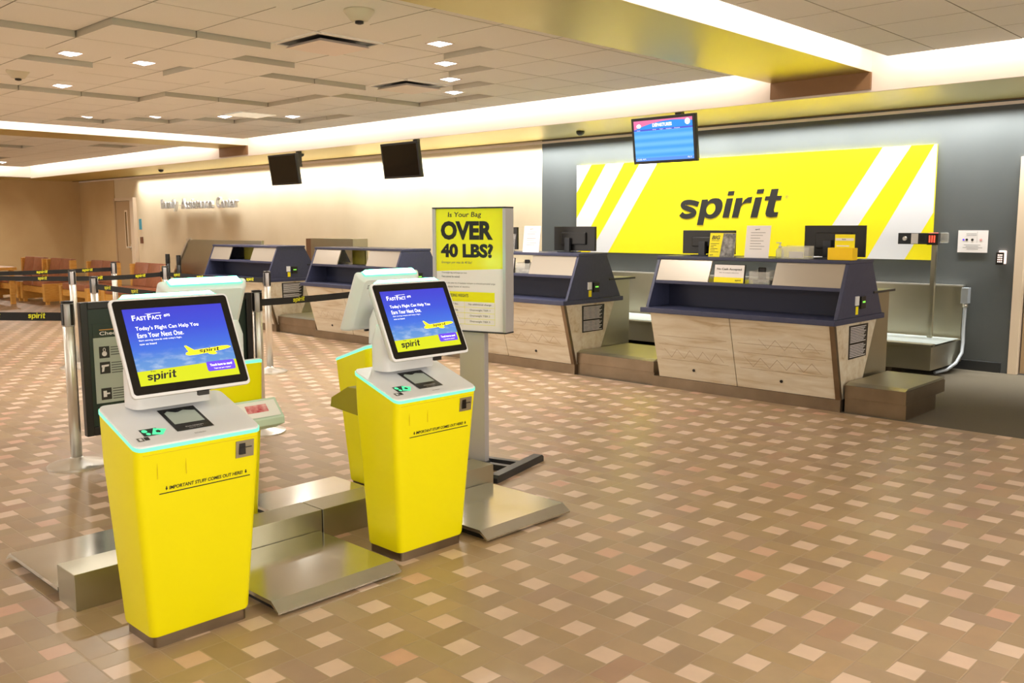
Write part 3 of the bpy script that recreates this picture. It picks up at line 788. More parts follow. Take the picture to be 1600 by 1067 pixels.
# conveyor along the wall
t = thing('baggage_conveyor', 'long stainless steel baggage conveyor with tall back panel along the wall', 'conveyor', (-13.5, 9.12, 0))
L = 13.5 - 3.15
m = MB(); m.box(0, L, .02, .9, .09, .32, bev=.003); m.obj('trough', STEEL, t)
m = MB(); m.box(0, L, .10, .80, .335, .338); m.obj('belt', BELTR, t)
m = MB(); m.box(0, L, 0, .06, .318, .337); m.box(L - .48, L, -.002, .12, .325, .345); m.obj('edge_rail', STEEL, t)
m = MB(); m.box(0, L - .02, .90, .93, .32, .865, bev=.002); m.obj('back_panel', STEEL, t)
m = MB(); m.box(0, L - .02, .895, .96, .865, .880); m.obj('panel_cap', CHROME, t)
m = MB()
for k in range(6): m.box(.3 + k * 1.9, .4 + k * 1.9, .1, .8, 0, .09)
m.box(L - .5, L - .4, .1, .8, 0, .09)
m.obj('feet', STEELD, t)
# control post on the conveyor
t = thing('control_post', 'thin steel post with key switch box and red lit digits above the conveyor', 'control post', (-3.40, 9.80, .345))
m = MB(); m.box(-.025, .025, .2, .25, .535, .98); m.box(-.025, .025, .0, .05, 0, .0); m.bm.clear(); m.box(-.022, .022, -.022, .022, -.008, 1.0); m.obj('pole', STEEL, t)
m = MB(); m.box(-.36, -.005, -.04, .02, .955, 1.07, bev=.003); m.obj('switch_box', DARKM, t)
m = MB(); m.tube([(-.285, -.04, 1.012), (-.285, -.06, 1.012)], .022, 12); m.obj('key_switch', CHROME, t)
MB().box(-.225, -.155, -.043, -.039, .96, 1.065).obj('white_label', PAPER, t)
MB().box(-.135, -.09, -.045, -.039, .98, 1.05).obj('black_switch', BLACK, t)
m = MB(); m.box(-.06, .05, -.06, .02, .95, 1.068, bev=.003); m.obj('display_box', BLACK, t)
m = MB()
for k in range(3): m.box(-.04 + k * .024, -.027 + k * .024, -.063, -.059, .975, 1.045)
m.obj('digits', REDL, t)
MB().box(-.05, .03, -.05, .0, 1.068, 1.074).obj('lit_cap', PINKL, t)
m = MB(); m.box(.05, .13, -.02, .02, .97, 1.075, bev=.01); m.obj('acrylic_wing', ACRYL, t)
# conduit
t = thing('electrical_conduit', 'grey flexible conduit curving down the conveyor end to the floor', 'conduit', (-3.12, 9.95, 0))
m = MB(); m.box(-.035, .035, -.04, .04, .70, .86, bev=.004); m.obj('junction_box', CONDUIT, t)
m = MB(); pts = [(0, 0, .70), (0, 0, .6), (.0, -.01, .45), (.01, -.03, .3), (.02, -.08, .2), (.0, -.18, .10), (-.05, -.3, .04), (-.12, -.42, .018)]
m.tube(smooth_pts3(pts) if False else pts, .017, 12); m.obj('pipe', CONDUIT, t)
m = MB(); m.tube([(0, 0, .66), (0, 0, .70)], .026, 12); m.obj('coupling', CHROME, t)
# steel panel by the farthest counter and behind the second
t = thing('steel_partition', 'tall slanted stainless panel beside the farthest left counter', 'partition', (-15.55, 7.55, 0))
m = MB(); m.prism([(.0, 0), (.0, .62), (.62, 1.275), (2.95, 1.275), (2.95, 0)], 'y', 0, .05, bev=.003); m.obj('panel', STEEL, t)
m = MB(); m.prism([(-.02, .62), (.0, .60), (.64, 1.26), (.60, 1.295)], 'y', -.02, .06); m.obj('edge_strip', CHROME, t)
t = thing('steel_back_unit', 'steel box panel standing against the wall behind the far counters', 'cabinet', (-13.58, 9.0, .87))
m = MB(); m.box(.16, 1.36, 0, .3, -.04, .42, bev=.003); m.obj('panel', STEEL, t)
MB().box(0, .16, .01, .3, -.04, .415).obj('brown_side', mat('brown_side', rgb(118, 84, 58), .5), t)

# ================================================================== ITEMS ON THE COUNTERS
ZT = 1.219
def monitor(x0, x1, y, ztop, label, sx, tilt=8):
    t = thing('monitor', label, 'monitor', ((x0 + x1) / 2, y, ZT), 0, 'black monitors seen from behind')
    w_ = (x1 - x0) / 2; H = ztop - ZT
    m = MB(); m.box(-w_, w_, .0, .028, .015, H, bev=.004); m.box(-w_ * .6, w_ * .6, -.02, .0, .08, H - .06, bev=.01); m.obj('case', BLACK, t)
    m = MB(); m.box(-w_ + .01, w_ - .01, .028, .030, .03, H - .015); m.obj('glass', BLACKG, t)
    m = MB(); m.box(sx - .035, sx + .035, -.05, -.02, .0, H * .56, bev=.004); m.box(sx - .09, sx + .09, -.1, .08, 0, .008, bev=.003); m.obj('stand', DARKM, t)
    return t
monitor(-4.90, -4.345, 7.46, 1.452, 'black monitor behind the bold yellow card on the nearest counter', -.04)
monitor(-3.67, -3.14, 7.46, 1.495, 'black monitor behind the yellow box on the right end of the nearest counter', -.04)
monitor(-6.53, -5.97, 7.46, 1.488, 'black monitor on the right end of the half hidden counter', -.06)
monitor(-7.55, -7.08, 7.46, 1.482, 'black monitor just showing right of the bag weight sign', 0)
def leaning(name, x0, x1, y, z0, z1, label, cat, lean=.03, mt=PAPER, group=None):
    t = thing(name, label, cat, (x0, y, z0), 0, group)
    W_ = x1 - x0; H = z1 - z0
    m = MB(); m.prism([(0, 0), (lean, H), (lean + .004, H), (.004, 0)], 'x', 0, W_); m.obj('sheet', mt, t)
    m = MB(); m.prism([(.004, 0), (lean + .004, H * .8), (lean + .010, H * .8), (lean + .03, 0)], 'x', W_ * .3, W_ * .7); m.obj('easel', ACRYL, t)
    u = Vector((0, lean, H)).normalized()
    return t, plane_m((0, -.001, 0), (1, 0, 0), u), W_, H
def lines(P, W_, H, rows, mt=INKG, x0=.2, x1=.8, top=.78, step=.085, thick=.012):
    m = MB()
    for k in range(rows):
        e = x1 - (k * 37 % 5) * .05
        z = H * (top - step * k)
        m.face([P @ Vector(q) for q in ((W_ * x0, z, 0), (W_ * e, z, 0), (W_ * e, z + H * thick, 0), (W_ * x0, z + H * thick, 0))], mt)
    return m
# tall white sheets
for x0, x1, lab in ((-4.085, -3.855, 'white printed sheet standing in the middle of the nearest counter top'), (-6.735, -6.50, 'white printed sheet standing on the half hidden counter top')):
    t, P, W_, H = leaning('information_sheet', x0, x1, 7.18, ZT, 1.495, lab, 'sheet', .035, PAPER, 'tall white sheets on counters')
    m = lines(P, W_, H, 7); m.mesh(logo_me(H * .03), P @ Matrix.Translation((W_ * .36, H * .87, 0)), INKG); m.obj('print', None, t)
# BIG card
t, P, W_, H = leaning('promotional_card', -4.445, -4.185, 7.18, ZT, 1.43, 'yellow and grey photo card headed BIG on the nearest counter top', 'card', .03, YELP)
m = MB(); m.face([P @ Vector(q) for q in ((W_ * .44, 0, .0), (W_, 0, 0), (W_, H, 0), (W_ * .52, H, 0))]); m.obj('photo', PHOTO, t)
m = lines(P, W_, H, 6, INK, .05, .38, .55, .07, .018); m.mesh(fit_text('BIG', W_ * .32, H * .16, .03, .2), P @ Matrix.Translation((W_ * .08, H * .74, 0)), INK)
m.mesh(fit_text('FRONT SEAT', W_ * .3, H * .04), P @ Matrix.Translation((W_ * .08, H * .67, 0)), INK); m.mesh(logo_me(H * .03), P @ Matrix.Translation((W_ * .05, H * .06, 0)), INK); m.obj('print', None, t)
t, P, W_, H = leaning('promotional_card', -7.0, -6.86, 7.18, ZT, 1.41, 'grey photo card beside the bag weight sign on the half hidden counter', 'card', .03, PHOTO)
lines(P, W_, H, 3, PAPER, .1, .9, .5).obj('print', None, t)
# no cash signs
def nocash(x0, x1, label):
    t, P, W_, H = leaning('desk_sign', x0, x1, 7.06, 1.002, 1.155, label, 'sign', .02, PAPER, 'white and yellow cash signs on the ledges')
    m = MB(); m.face([P @ Vector(q) for q in ((0, 0, .0), (W_, 0, 0), (W_, H * .3, 0), (0, H * .3, 0))], YELP)
    m.mesh(fit_text('No Cash Accepted', W_ * .84, H * .15, .02), P @ Matrix.Translation((W_ * .08, H * .68, .0005)), INK)
    m.mesh(fit_text('No se acepta efectivo', W_ * .66, H * .08, .0), P @ Matrix.Translation((W_ * .17, H * .52, .0005)), INKG)
    m.mesh(logo_me(H * .07), P @ Matrix.Translation((W_ * .72, H * .10, .0005)), INK)
    m.obj('print', None, t)
    m = MB(); m.prism([(.005, -.001), (.03, H + .004), (.036, H + .004), (.02, -.001)], 'x', -.006, W_ + .006); m.obj('black_holder', BLACK, t)
nocash(-4.31, -4.02, 'small white and yellow No Cash sign on the ledge of the nearest counter')
nocash(-7.02, -6.76, 'small white and yellow cash sign cut off by the bag weight sign')
# acrylic holders
def holder(x, y, z, w_, d_, h_, label, fill):
    t = thing('acrylic_holder', label, 'holder', (x, y, z))
    m = MB(); m.box(0, w_, 0, .004, 0, h_ * .9); m.box(0, w_, d_, d_ + .004, 0, h_); m.box(0, .004, .004, d_, 0, h_ * .95); m.box(w_ - .004, w_, .004, d_, 0, h_ * .95); m.box(0, w_, 0, d_, 0, .004); m.obj('box', ACRYL, t)
    if fill == 'cards':
        m = MB(); m.box(w_ * .22, w_ * .72, d_ * .35, d_ * .55, .006, h_ * .55); m.obj('cards', PAPER, t)
    else:
        m = MB(); m.box(w_ * .1, w_ * .9, d_ * .2, d_ * .9, .004, h_ * .3, bev=.01); m.obj('leaflets', PHOTO, t)
        m = MB(); m.box(w_ * .15, w_ * .5, d_ * .9, d_ * .97, .01, h_ * 1.2, bev=.01); m.obj('black_stapler', BLACK, t)
holder(-3.725, 7.16, ZT, .245, .09, .108, 'clear acrylic box with white cards on the nearest counter top', 'cards')
holder(-3.97, 7.07, 1.001, .19, .12, .115, 'clear acrylic tray in the ledge opening of the nearest counter', 'x')
holder(-6.73, 7.07, 1.001, .20, .12, .115, 'clear acrylic tray in the ledge opening of the half hidden counter', 'x')
t = thing('sanitizer_bottle', 'clear pump bottle of hand sanitizer between white sheet and acrylic box', 'bottle', (-3.79, 7.26, ZT))
m = MB(); m.lathe([(.03, 0), (.034, .01), (.034, .06), (.028, .078), (.012, .088), (.012, .095)], n=20); m.obj('bottle', CLEAR, t)
m = MB(); m.lathe([(.014, .09), (.014, .104), (.005, .106), (.005, .125), (.012, .127), (.012, .134)], n=14); m.box(-.035, .01, -.005, .005, .126, .134, bev=.002); m.obj('pump', WHITE, t)
t = thing('leaflet_box', 'bright yellow leaflet box on the right end of the nearest counter', 'box', (-3.30, 7.12, ZT))
m = MB(); m.box(0, .205, 0, .10, 0, .098, bev=.004); m.obj('box', mat('amber_box', rgb(248, 206, 0), .4), t)
m = MB(); m.box(.04, .2, .04, .052, .095, .205); c_ = m.obj('leaflet', YELP, t)
m = MB(); m.box(.045, .195, .0385, .04, .155, .175, PAPER); m.mesh(fit_text('bags', .03, .012, .02), plane_m((.10, .038, .159), (1, 0, 0), (0, 0, 1)), INK); m.box(.055, .16, .0385, .04, .108, .118, PAPER); m.obj('print', None, c_)
# olive back panels visible through far openings
MB().box(0, .27, 0, .02, 0, .185).obj('olive_panel', OLIVEP, None, 'olive card standing in the opening of the empty counter behind kiosk screens', 'card', loc=(-9.93, 7.30, 1.001))
MB().box(0, .45, 0, .02, 0, .185).obj('olive_panel', OLIVEP, None, 'olive card standing in the opening of the farthest left counter', 'card', loc=(-12.68, 7.30, 1.001))

# ================================================================== SELF SERVICE KIOSKS
def kiosk(origin, label):
    t = thing('check_in_kiosk', label, 'kiosk', origin, 0, 'yellow self service kiosks')
    m = MB(); m.loft([[(x, y, 0) for x, y in rrect(-.105, .127, -.183, .183, .02)], [(x, y, .05) for x, y in rrect(-.105, .127, -.183, .183, .02)]]); m.obj('base', STEELD, t, smooth=.6)
    def ring(xa, xb, h, zf, zb, r=.028, e=0):
        return [(x, y, zf + (xb - x) / (xb - xa) * (zb - zf)) for x, y in rrect(xa - e, xb + e, -h - e, h + e, r, 6)]
    m = MB(); m.loft([ring(-.105, .130, .193, .042, .042), ring(-.108, .134, .196, .052, .052), ring(-.122, .168, .236, .60, .66), ring(-.125, .183, .240, .735, .835)], smooth=True)
    body = m.obj('cabinet', YEL, t, smooth=.7)
    m = MB(); m.loft([ring(-.125, .185, .241, .7355, .838, e=.001), ring(-.125, .185, .241, .7475, .850, e=.001)], smooth=True); m.obj('light_edge', MINTE, t, smooth=.7)
    m = MB(); m.loft([ring(-.124, .184, .240, .748, .8505), ring(-.122, .182, .238, .754, .8565)], smooth=True); top = m.obj('top_plate', WHITE, t, smooth=.7)
    sl = (.8565 - .754) / .306
    def zt(x): return .754 + (.184 - x) * sl
    ux = Vector((0, 1, 0)); uy = Vector((-1, 0, sl)).normalized(); nz_ = ux.cross(uy)
    def TP(y, x, e=.0006): return Vector((x, y, zt(x))) + nz_ * e      # point on sloping top
    def q4(m, y0, y1, x0, x1, mt, e=.0006): m.face([TP(y0, x1, e), TP(y1, x1, e), TP(y1, x0, e), TP(y0, x0, e)], mt)
    # passport reader
    m = MB()
    q4(m, -.061, .081, .078, .126, BLACK, .001); q4(m, -.061, -.046, -.032, .078, BLACK, .001); q4(m, .070, .081, -.032, .078, BLACK, .001); q4(m, -.046, .070, -.032, -.020, BLACK, .001)
    rd = m.obj('passport_reader', None, top)
    m = MB(); q4(m, -.046, .070, -.020, .078, ACRYL, .0008); m.bm.clear()
    m = MB(); m.face([TP(-.046, .078, .001), TP(.070, .078, .001), TP(.070, -.0, .001), TP(.03, -.012, .001), TP(.0, .0, .001), TP(-.03, -.016, .001), TP(-.046, -.004, .001)], GREYPOST)
    m.face([TP(-.046, -.004, .0008), TP(-.046, -.02, .0008), TP(.070, -.02, .0008), TP(.070, 0, .0008)], BLACKG)
    m.mesh(fit_text('SCAN PASSPORT', .07, .006), Matrix.Translation(nz_ * .0015) @ plane_m(TP(-.02, .108), ux, uy), PAPER)
    m.mesh(fit_text('place here', .05, .005), Matrix.Translation(nz_ * .0015) @ plane_m(TP(-.01, .118), ux, uy), PAPER); m.obj('reader_window', None, top)
    m = MB(); q4(m, -.18, -.118, .078, .124, GREENB, .0008); m.face([TP(-.15, .118, .0012), TP(-.115, .128, .0012), TP(-.088, .096, .0012), TP(-.128, .080, .0012)], GREENL)
    for cx, cy, r in ((-.166, .092, .010), (-.16, .112, .008)): m.face([TP(cx + r * math.cos(a), cy + r * math.sin(a), .0013) for a in [2 * PI * k / 12 for k in range(12)]], GREENL)
    for cx, cy, r in ((-.121, .104, .010),): m.face([TP(cx + r * math.cos(a), cy + r * math.sin(a), .0016) for a in [2 * PI * k / 5 for k in range(5)]], GREENB)
    m.obj('tap_sticker', None, top)
    m = MB(); q4(m, -.212, -.19, .128, .150, INKG, .0008); q4(m, -.187, -.170, .128, .148, INK, .0008); q4(m, -.206, -.196, .132, .146, WHITE, .0012); m.obj('accessibility_sticker', None, top)
    m = MB(); m.mesh(fit_text('ESTABLISH', .042, .007), Matrix.Translation(nz_ * .001) @ plane_m(TP(-.01, .158), ux, uy), INKG); m.obj('engraving', None, top)
    # front face details; the front plane runs from (.134,.05) to (.183,.735)
    fy = lambda z: (.168 + (z - .60) / .135 * .015) if z > .60 else (.134 + (z - .052) / .548 * .034)
    up = Vector((.034, 0, .548)).normalized(); up2 = Vector((.015, 0, .135)).normalized()
    m = MB(); z0, z1 = .648, .712
    m.loft([[(fy(z0) + .0006, .134, z0), (fy(z0) + .0006, .207, z0), (fy(z1) + .0006, .207, z1), (fy(z1) + .0006, .134, z1)], [(fy(z0) + .004, .134, z0), (fy(z0) + .004, .207, z0), (fy(z1) + .004, .207, z1), (fy(z1) + .004, .134, z1)]])
    pl = m.obj('payment_plate', STEEL, body)
    m = MB(); m.box(fy(.68) + .003, fy(.68) + .0065, .146, .172, .66, .704, bev=.001); m.box(fy(.68) + .006, fy(.68) + .008, .150, .197, .684, .687); m.obj('card_slot', BLACKG, body)
    m = MB(); P = plane_m((fy(.585) + .0012, -.14, .583), (0, 1, 0), up)
    m.mesh(fit_text('IMPORTANT STUFF COMES OUT HERE!', .285, .013, .022, .1), P @ Matrix.Translation((.019, 0, 0)))
    for a in (.004, .312):
        m.face([P @ Vector(q) for q in ((a, .007, 0), (a + .005, -.001, 0), (a + .010, .007, 0))]); m.face([P @ Vector(q) for q in ((a + .003, .007, 0), (a + .007, .007, 0), (a + .007, .014, 0), (a + .003, .014, 0))])
    P = plane_m((fy(.572) + .0012, -.158, .571), (0, 1, 0), up)
    m.face([P @ Vector(q) for q in ((0, 0, 0), (.352, 0, 0), (.352, .0035, 0), (0, .0035, 0))]); m.obj('lettering', SINK, body)
    m = MB()
    for ya, yb, za, zb in ((-.215, .222, .720, .7215), (-.165, -.1638, .63, .72), (-.06, -.0588, .63, .72)): m.box(fy((za + zb) / 2) - .001, fy((za + zb) / 2) + .0012, ya, yb, za, zb)
    m.obj('panel_seam', mat('yellow_seam', rgb(214, 190, 0), .5) if 'yellow_seam' not in MATS else MATS['yellow_seam'], body)
    # back vents
    m = MB()
    for a in range(4):
        for b in range(4): m.box(-.1265, -.1215, .02 + a * .035, .045 + a * .035, .62 + b * .018, .628 + b * .018)
    m.obj('rear_vents', BLACK, body)
    # neck
    m = MB(); m.loft([[(x, y, .845) for x, y in rrect(-.118, .0, -.15, .15, .03)], [(x, y, .98) for x, y in rrect(-.118, -.01, -.15, .15, .03)], [(x, y, 1.05) for x, y in rrect(-.112, -.03, -.13, .13, .03)]], smooth=True)
    m.obj('neck', WHITE, t, smooth=.7)
    # tilted monitor
    A = Vector((.145, 0, .925)); B = Vector((-.005, 0, 1.2385)); v_ = (B - A).normalized(); n_ = Vector((v_.z, 0, -v_.x)); H = (B - A).length; Wd = .4325
    Mx = Matrix(((0, v_.x, n_.x, A.x), (1, v_.y, n_.y, A.y), (0, v_.z, n_.z, A.z), (0, 0, 0, 1)))     # local: x=width, y=up screen, z=out
    def lofts(rs, mt, nm, par, sm=.6):
        m = MB(); m.loft([[Mx @ Vector((x, y, z)) for x, y in r] for r, z in rs], smooth=True); return m.obj(nm, mt, par, smooth=sm)
    h = Wd / 2
    case = lofts([(rrect(-h + .03, h - .03, .03, H - .015, .02), -.058), (rrect(-h + .002, h - .002, .0, H, .02), -.036), (rrect(-h - .008, h + .008, -.010, H + .008, .016), -.012), (rrect(-h - .008, h + .008, -.010, H + .008, .016), -.001), (rrect(-h - .003, h + .003, -.005, H + .003, .013), .001)], WHITE, 'monitor', t)
    lofts([(rrect(-h, h, 0, H, .012), .0005), (rrect(-h, h, 0, H, .012), .003)], BLACKG, 'bezel', case)
    dw, dh = .376, .285; x0 = -dw / 2; y0 = .030
    D = lambda x, y, e=.0036: Mx @ Vector((x0 + x, y0 + y, e))
    m = MB(); m.face([D(0, 0), D(dw, 0), D(dw, dh), D(0, dh)])
    m.obj('display', SCREEN, case, uv=(D(0, 0), (0, 1, 0), v_, dw, dh))
    m = MB(); PX = Mx @ Matrix.Translation((x0, y0, .0040))
    tx = lambda s, u, v, ww, hh, mt, bold=0, sh=0: m.mesh(fit_text(s, ww * dw, hh * dh, bold, sh, 0, 1.08), PX @ Matrix.Translation((u * dw, v * dh, 0)), mt)
    tx('F', .075, .845, .033, .068, STXT, .012); tx('AST', .112, .845, .100, .052, STXT, .012); tx('F', .225, .845, .033, .068, STXT, .012); tx('ACT', .262, .845, .100, .052, STXT, .012)
    tx('#75', .385, .87, .06, .035, STXT, .02)
    m.face([PX @ Vector((u * dw, v * dh, 0)) for u, v in ((.2, .922), (.36, .926), (.36, .930), (.22, .926))], STXT)
    tx("Today's Flight Can Help You", .085, .70, .62, .064, STXT, .006); tx('Earn Your Next One.', .085, .615, .45, .062, STXT, .006)
    tx("Start earning rewards with today's flight.", .088, .565, .42, .026, STXT); tx('now on board', .088, .52, .16, .024, STXT)
    tx('Touch here to start!', .735, .155, .185, .030, STXT, .02) if False else None
    m.obj('screen_text', None, case)
    m = MB(); m.face([PX @ Vector((u * dw, v * dh, .0001)) for u, v in ((.69, .085), (.965, .085), (.975, .105), (.975, .20), (.965, .215), (.69, .215), (.68, .20), (.68, .105))], SPUR)
    tx2 = lambda s, u, v, ww, hh, mt, bold=0: m.mesh(fit_text(s, ww * dw, hh * dh, bold), PX @ Matrix.Translation((u * dw, v * dh, .0003)), mt)
    tx2('Touch here to start!', .715, .15, .23, .032, STXT, .02); tx2('Toque aqui para empezar!', .745, .105, .18, .022, STXT)
    m.obj('start_button', None, case)
    m = MB(); m.mesh(logo_me(.070 * dh), PX @ Matrix.Translation((.075 * dw, .065 * dh, .0002)), SINK); m.mesh(fit_text('free', .045 * dw, .022 * dh), PX @ Matrix.Translation((.125 * dw, .165 * dh, .0002)), SINK); m.obj('brand_word', None, case)
    # little aeroplane
    m = MB()
    pl_ = [(.50, .34), (.505, .365), (.53, .375), (.56, .385), (.62, .392), (.78, .402), (.88, .412), (.945, .410), (.985, .39), (.955, .372), (.87, .355), (.72, .335), (.60, .325), (.53, .325)]
    m.face([PX @ Vector((u * dw, v * dh, .0002)) for u, v in pl_], SYEL)
    m.face([PX @ Vector((u * dw, v * dh, .0003)) for u, v in ((.505, .46), (.525, .46), (.60, .385), (.535, .372))], SYEL)
    m.face([PX @ Vector((u * dw, v * dh, .0004)) for u, v in ((.72, .342), (.80, .345), (.82, .315), (.79, .305), (.74, .315))], SYEL)
    m.mesh(logo_me(.035 * dh, s_=1.5), PX @ Matrix.Translation((.64 * dw, .352 * dh, .0005)), SINK)
    m.obj('aeroplane_picture', None, case)
    # camera slot under the monitor, light bar on top
    m = MB(); m.face([Mx @ Vector(q) for q in ((.01, -.0105, -.011), (.065, -.0105, -.011), (.065, -.0105, -.002), (.01, -.0105, -.002))], BLACK); m.box(.125, .14, .02, .06, .895, .912, BLACK); m.obj('scanner_slot', None, case)
    lb = lofts([(rrect(-h + .035, h - .035, H + .006, H + .007, .0004), -.0)], MINT, 'x', case) if False else None
    m = MB(); L0 = -h + .03; L1 = h - .03
    def LR(a, b, za, zb, yy): return [Mx @ Vector(q) for q in ((a, yy, za), (b, yy, za), (b, yy, zb), (a, yy, zb))]
    m.loft([LR(L0, L1, -.045, -.004, H + .004), LR(L0, L1, -.045, -.004, H + .012)], smooth=False); m.obj('bar_rim', MINTE, case)
    m = MB(); m.loft([LR(L0 + .006, L1 - .006, -.042, -.006, H + .012), LR(L0 + .020, L1 - .020, -.036, -.010, H + .027)], smooth=False)
    m.obj('light_bar', MINT, case)
    # rear vents on the monitor
    m = MB()
    for a in range(5):
        for b in range(3):
            c0 = (.02 + a * .03, H - .05 - b * .009)
            zz = -.0585
            m.face([Mx @ Vector(q) for q in ((c0[0], c0[1], zz), (c0[0] + .02, c0[1], zz), (c0[0] + .02, c0[1] + .004, zz), (c0[0], c0[1] + .004, zz))])
    m.obj('vent_slots', BLACK, case)
    return t
K1 = kiosk((-3.2, 1.54, 0), 'nearest yellow check in kiosk, left one of the two facing the camera')
K2 = again(K1, 'yellow check in kiosk facing the camera beside the bag weight sign, right one', (-3.225, 2.69, 0))
K3 = again(K1, 'yellow check in kiosk seen from behind, between the left kiosk and the barrier posts', (-4.105, 2.135, 0), PI)
K4 = again(K1, 'yellow check in kiosk seen from behind, just left of the right front kiosk', (-4.125, 3.265, 0), PI)
# tag trays
t = thing('tag_tray', 'sloped tray with a red shoe picture on the back of the left rear kiosk', 'tray', (-3.972, 2.14, 0))
m = MB(); m.prism([(0, .655), (.085, .568), (.085, .535), (0, .50)], 'y', 0, .285, bev=.003); m.obj('tray', mat('pale_green_tray', rgb(196, 214, 196), .4), t)
u_ = Vector((.085, 0, -.087)).normalized(); P = plane_m((.0045, 0, .6525), (0, 1, 0), -u_)
m = MB(); m.face([P @ Vector(q) for q in ((.02, -.105, .002), (.27, -.105, .002), (.27, -.01, .002), (.02, -.01, .002))], PAPER)
m.face([P @ Vector(q) for q in ((.10, -.075, .003), (.215, -.075, .003), (.215, -.03, .003), (.10, -.03, .003))], REDP); m.obj('insert', None, t)
t = thing('tag_tray', 'olive metal tag tray sticking out behind the right front kiosk', 'tray', (-3.352, 2.47, 0))
m = MB(); m.prism([(0, .765), (-.07, .765), (-.20, .70), (-.21, .655), (0, .64)], 'y', 0, .14, bev=.003); m.obj('tray', OLIVE, t)

# floor scale units under the kiosks
def floor_scale(x0, x1, y0, y1, label, front):
    t = thing('floor_scale', label, 'floor scale', ((x0 + x1) / 2, (y0 + y1) / 2, 0), 0, 'low steel floor scales around the kiosks')
    a, b = (x1 - x0) / 2, (y1 - y0) / 2
    m = MB()
    if front > 0: prof = [(-a, .036), (-a, .052), (a - .05, .052), (a, .018), (a, .010), (a - .05, .036)]
    else: prof = [(a, .036), (a, .052), (-a + .05, .052), (-a, .018), (-a, .010), (-a + .05, .036)]
    m.prism(prof, 'y', -b, b); m.obj('plate', PLATE, t)
    m = MB(); m.box(-a + .03, a - .06 if front > 0 else a - .03, -b + .03, b - .03, 0.0, .036) if front > 0 else m.box(-a + .06, a - .03, -b + .03, b - .03, 0, .036); m.obj('frame', BLACK, t)
    return t
floor_scale(-3.60, -2.985, 1.805, 2.415, 'square steel floor scale between the two front kiosks', 1)
floor_scale(-3.60, -2.995, 2.945, 3.555, 'square steel floor scale right of the right front kiosk', 1)
floor_scale(-4.40, -3.785, 1.285, 1.86, 'steel floor scale at the left behind the nearest kiosk', -1)
floor_scale(-4.40, -3.785, 2.42, 3.03, 'steel floor scale behind the steel housings between the kiosks', -1)
def housing(y0, y1, label):
    t = thing('scale_housing', label, 'housing', (-3.69, y0, 0), 0, 'long low steel housings between kiosks')
    m = MB(); m.box(-.09, .085, .001, y1 - y0 - .001, .0, .15, bev=.002); m.obj('box', STEEL, t)
    return t
housing(1.285, 2.435, 'low stainless housing running behind the nearest kiosk')
housing(2.44, 3.60, 'low stainless housing running behind the right front kiosk')

# ================================================================== BAG WEIGHT SIGN
a15 = math.radians(15)
t = thing('floor_sign', 'freestanding yellow and white bag weight sign on a grey post', 'sign', (-4.087, 3.897, 0), a15)
m = MB(); m.box(-.09, .09, 0, .05, .02, 1.58, bev=.003); m.obj('post', SILVERP, t)
m = MB(); m.box(-.24, .24, -.02, -.0, .857, 1.603); bd = m.obj('board', SILVERP, t)
m = MB(); m.box(.192, .24, -.021, -.02, .857, 1.603); m.box(.24, .262, -.02, .07, .857, 1.603, bev=.004); m.box(-.262, -.24, -.02, .07, .857, 1.603, bev=.004); m.box(-.255, .255, .0, .07, .86, 1.60); m.bm.clear()
m.box(.2405, .262, -.035, .065, .857, 1.603, bev=.003); m.obj('side_rail', SILVERP, bd); MB().box(-.262, -.2405, -.035, .065, .857, 1.603, bev=.003).obj('side_rail', SILVERP, bd)
MB().box(-.262, .262, -.035, .065, 1.603, 1.612, bev=.002).obj('end_cap', DARKM, bd); MB().box(-.262, .262, -.035, .065, .848, .857, bev=.002).obj('end_cap', DARKM, bd)
X0, Z0, PW, PH = -.24, .857, .48, .746
def Q(u, v, e=.0215): return (X0 + u * PW, -e, Z0 + v * PH)
m = MB(); m.face([Q(0, 0), Q(1, 0), Q(1, .515), Q(0, .485)], PAPER); m.face([Q(0, .485), Q(1, .515), Q(1, 1), Q(0, 1)], mat('sign_yellow', rgb(238, 236, 0), .25))
m.obj('poster', None, bd)
m = MB()
def st(s, u, v, ww, hh, mt=INK, bold=0, sh=0): m.mesh(fit_text(s, ww * PW, hh * PH, bold, sh), plane_m((X0 + u * PW, -.0222, Z0 + v * PH), (1, 0, 0), (0, 0, 1)), mt)
st('Is Your Bag', .18, .92, .50, .052, SINK, .015, .1); st('OVER', .07, .745, .78, .155, SINK, .05); st('40 LBS?', .07, .60, .78, .115, SINK, .05)
st('Entregar por mas de 40 lbs?', .08, .545, .46, .026, INKG, 0, .15)
for s, u, v, ww in (('Overweight bag surcharges per item', .08, .465, .38), ('Fees cannot be waived', .08, .435, .27), ('Limites de peso en el equipaje incluyen su articulo personal cargo', .08, .38, .80), ('de equipaje hasta el destino', .08, .35, .42), ('Non-refundable', .08, .04, .28)):
    st(s, u, v, ww, .017, INK)
m.face([Q(.08, .24, .0220), Q(.87, .24, .0220), Q(.87, .32, .0220), Q(.08, .32, .0220)], MATS['sign_yellow'])
st('EXCEEDING WEIGHTS', .12, .275, .36, .026, INK, .02)
for k in range(5):
    v = .24 - k * .047
    m.face([Q(.08, v - .002, .0220), Q(.87, v - .002, .0220), Q(.87, v + .001, .0220), Q(.08, v + .001, .0220)], MATS['sign_yellow'])
for u in (.08, .42, .868): m.face([Q(u, .052, .0220), Q(u + .004, .052, .0220), Q(u + .004, .24, .0220), Q(u, .24, .0220)], MATS['sign_yellow'])
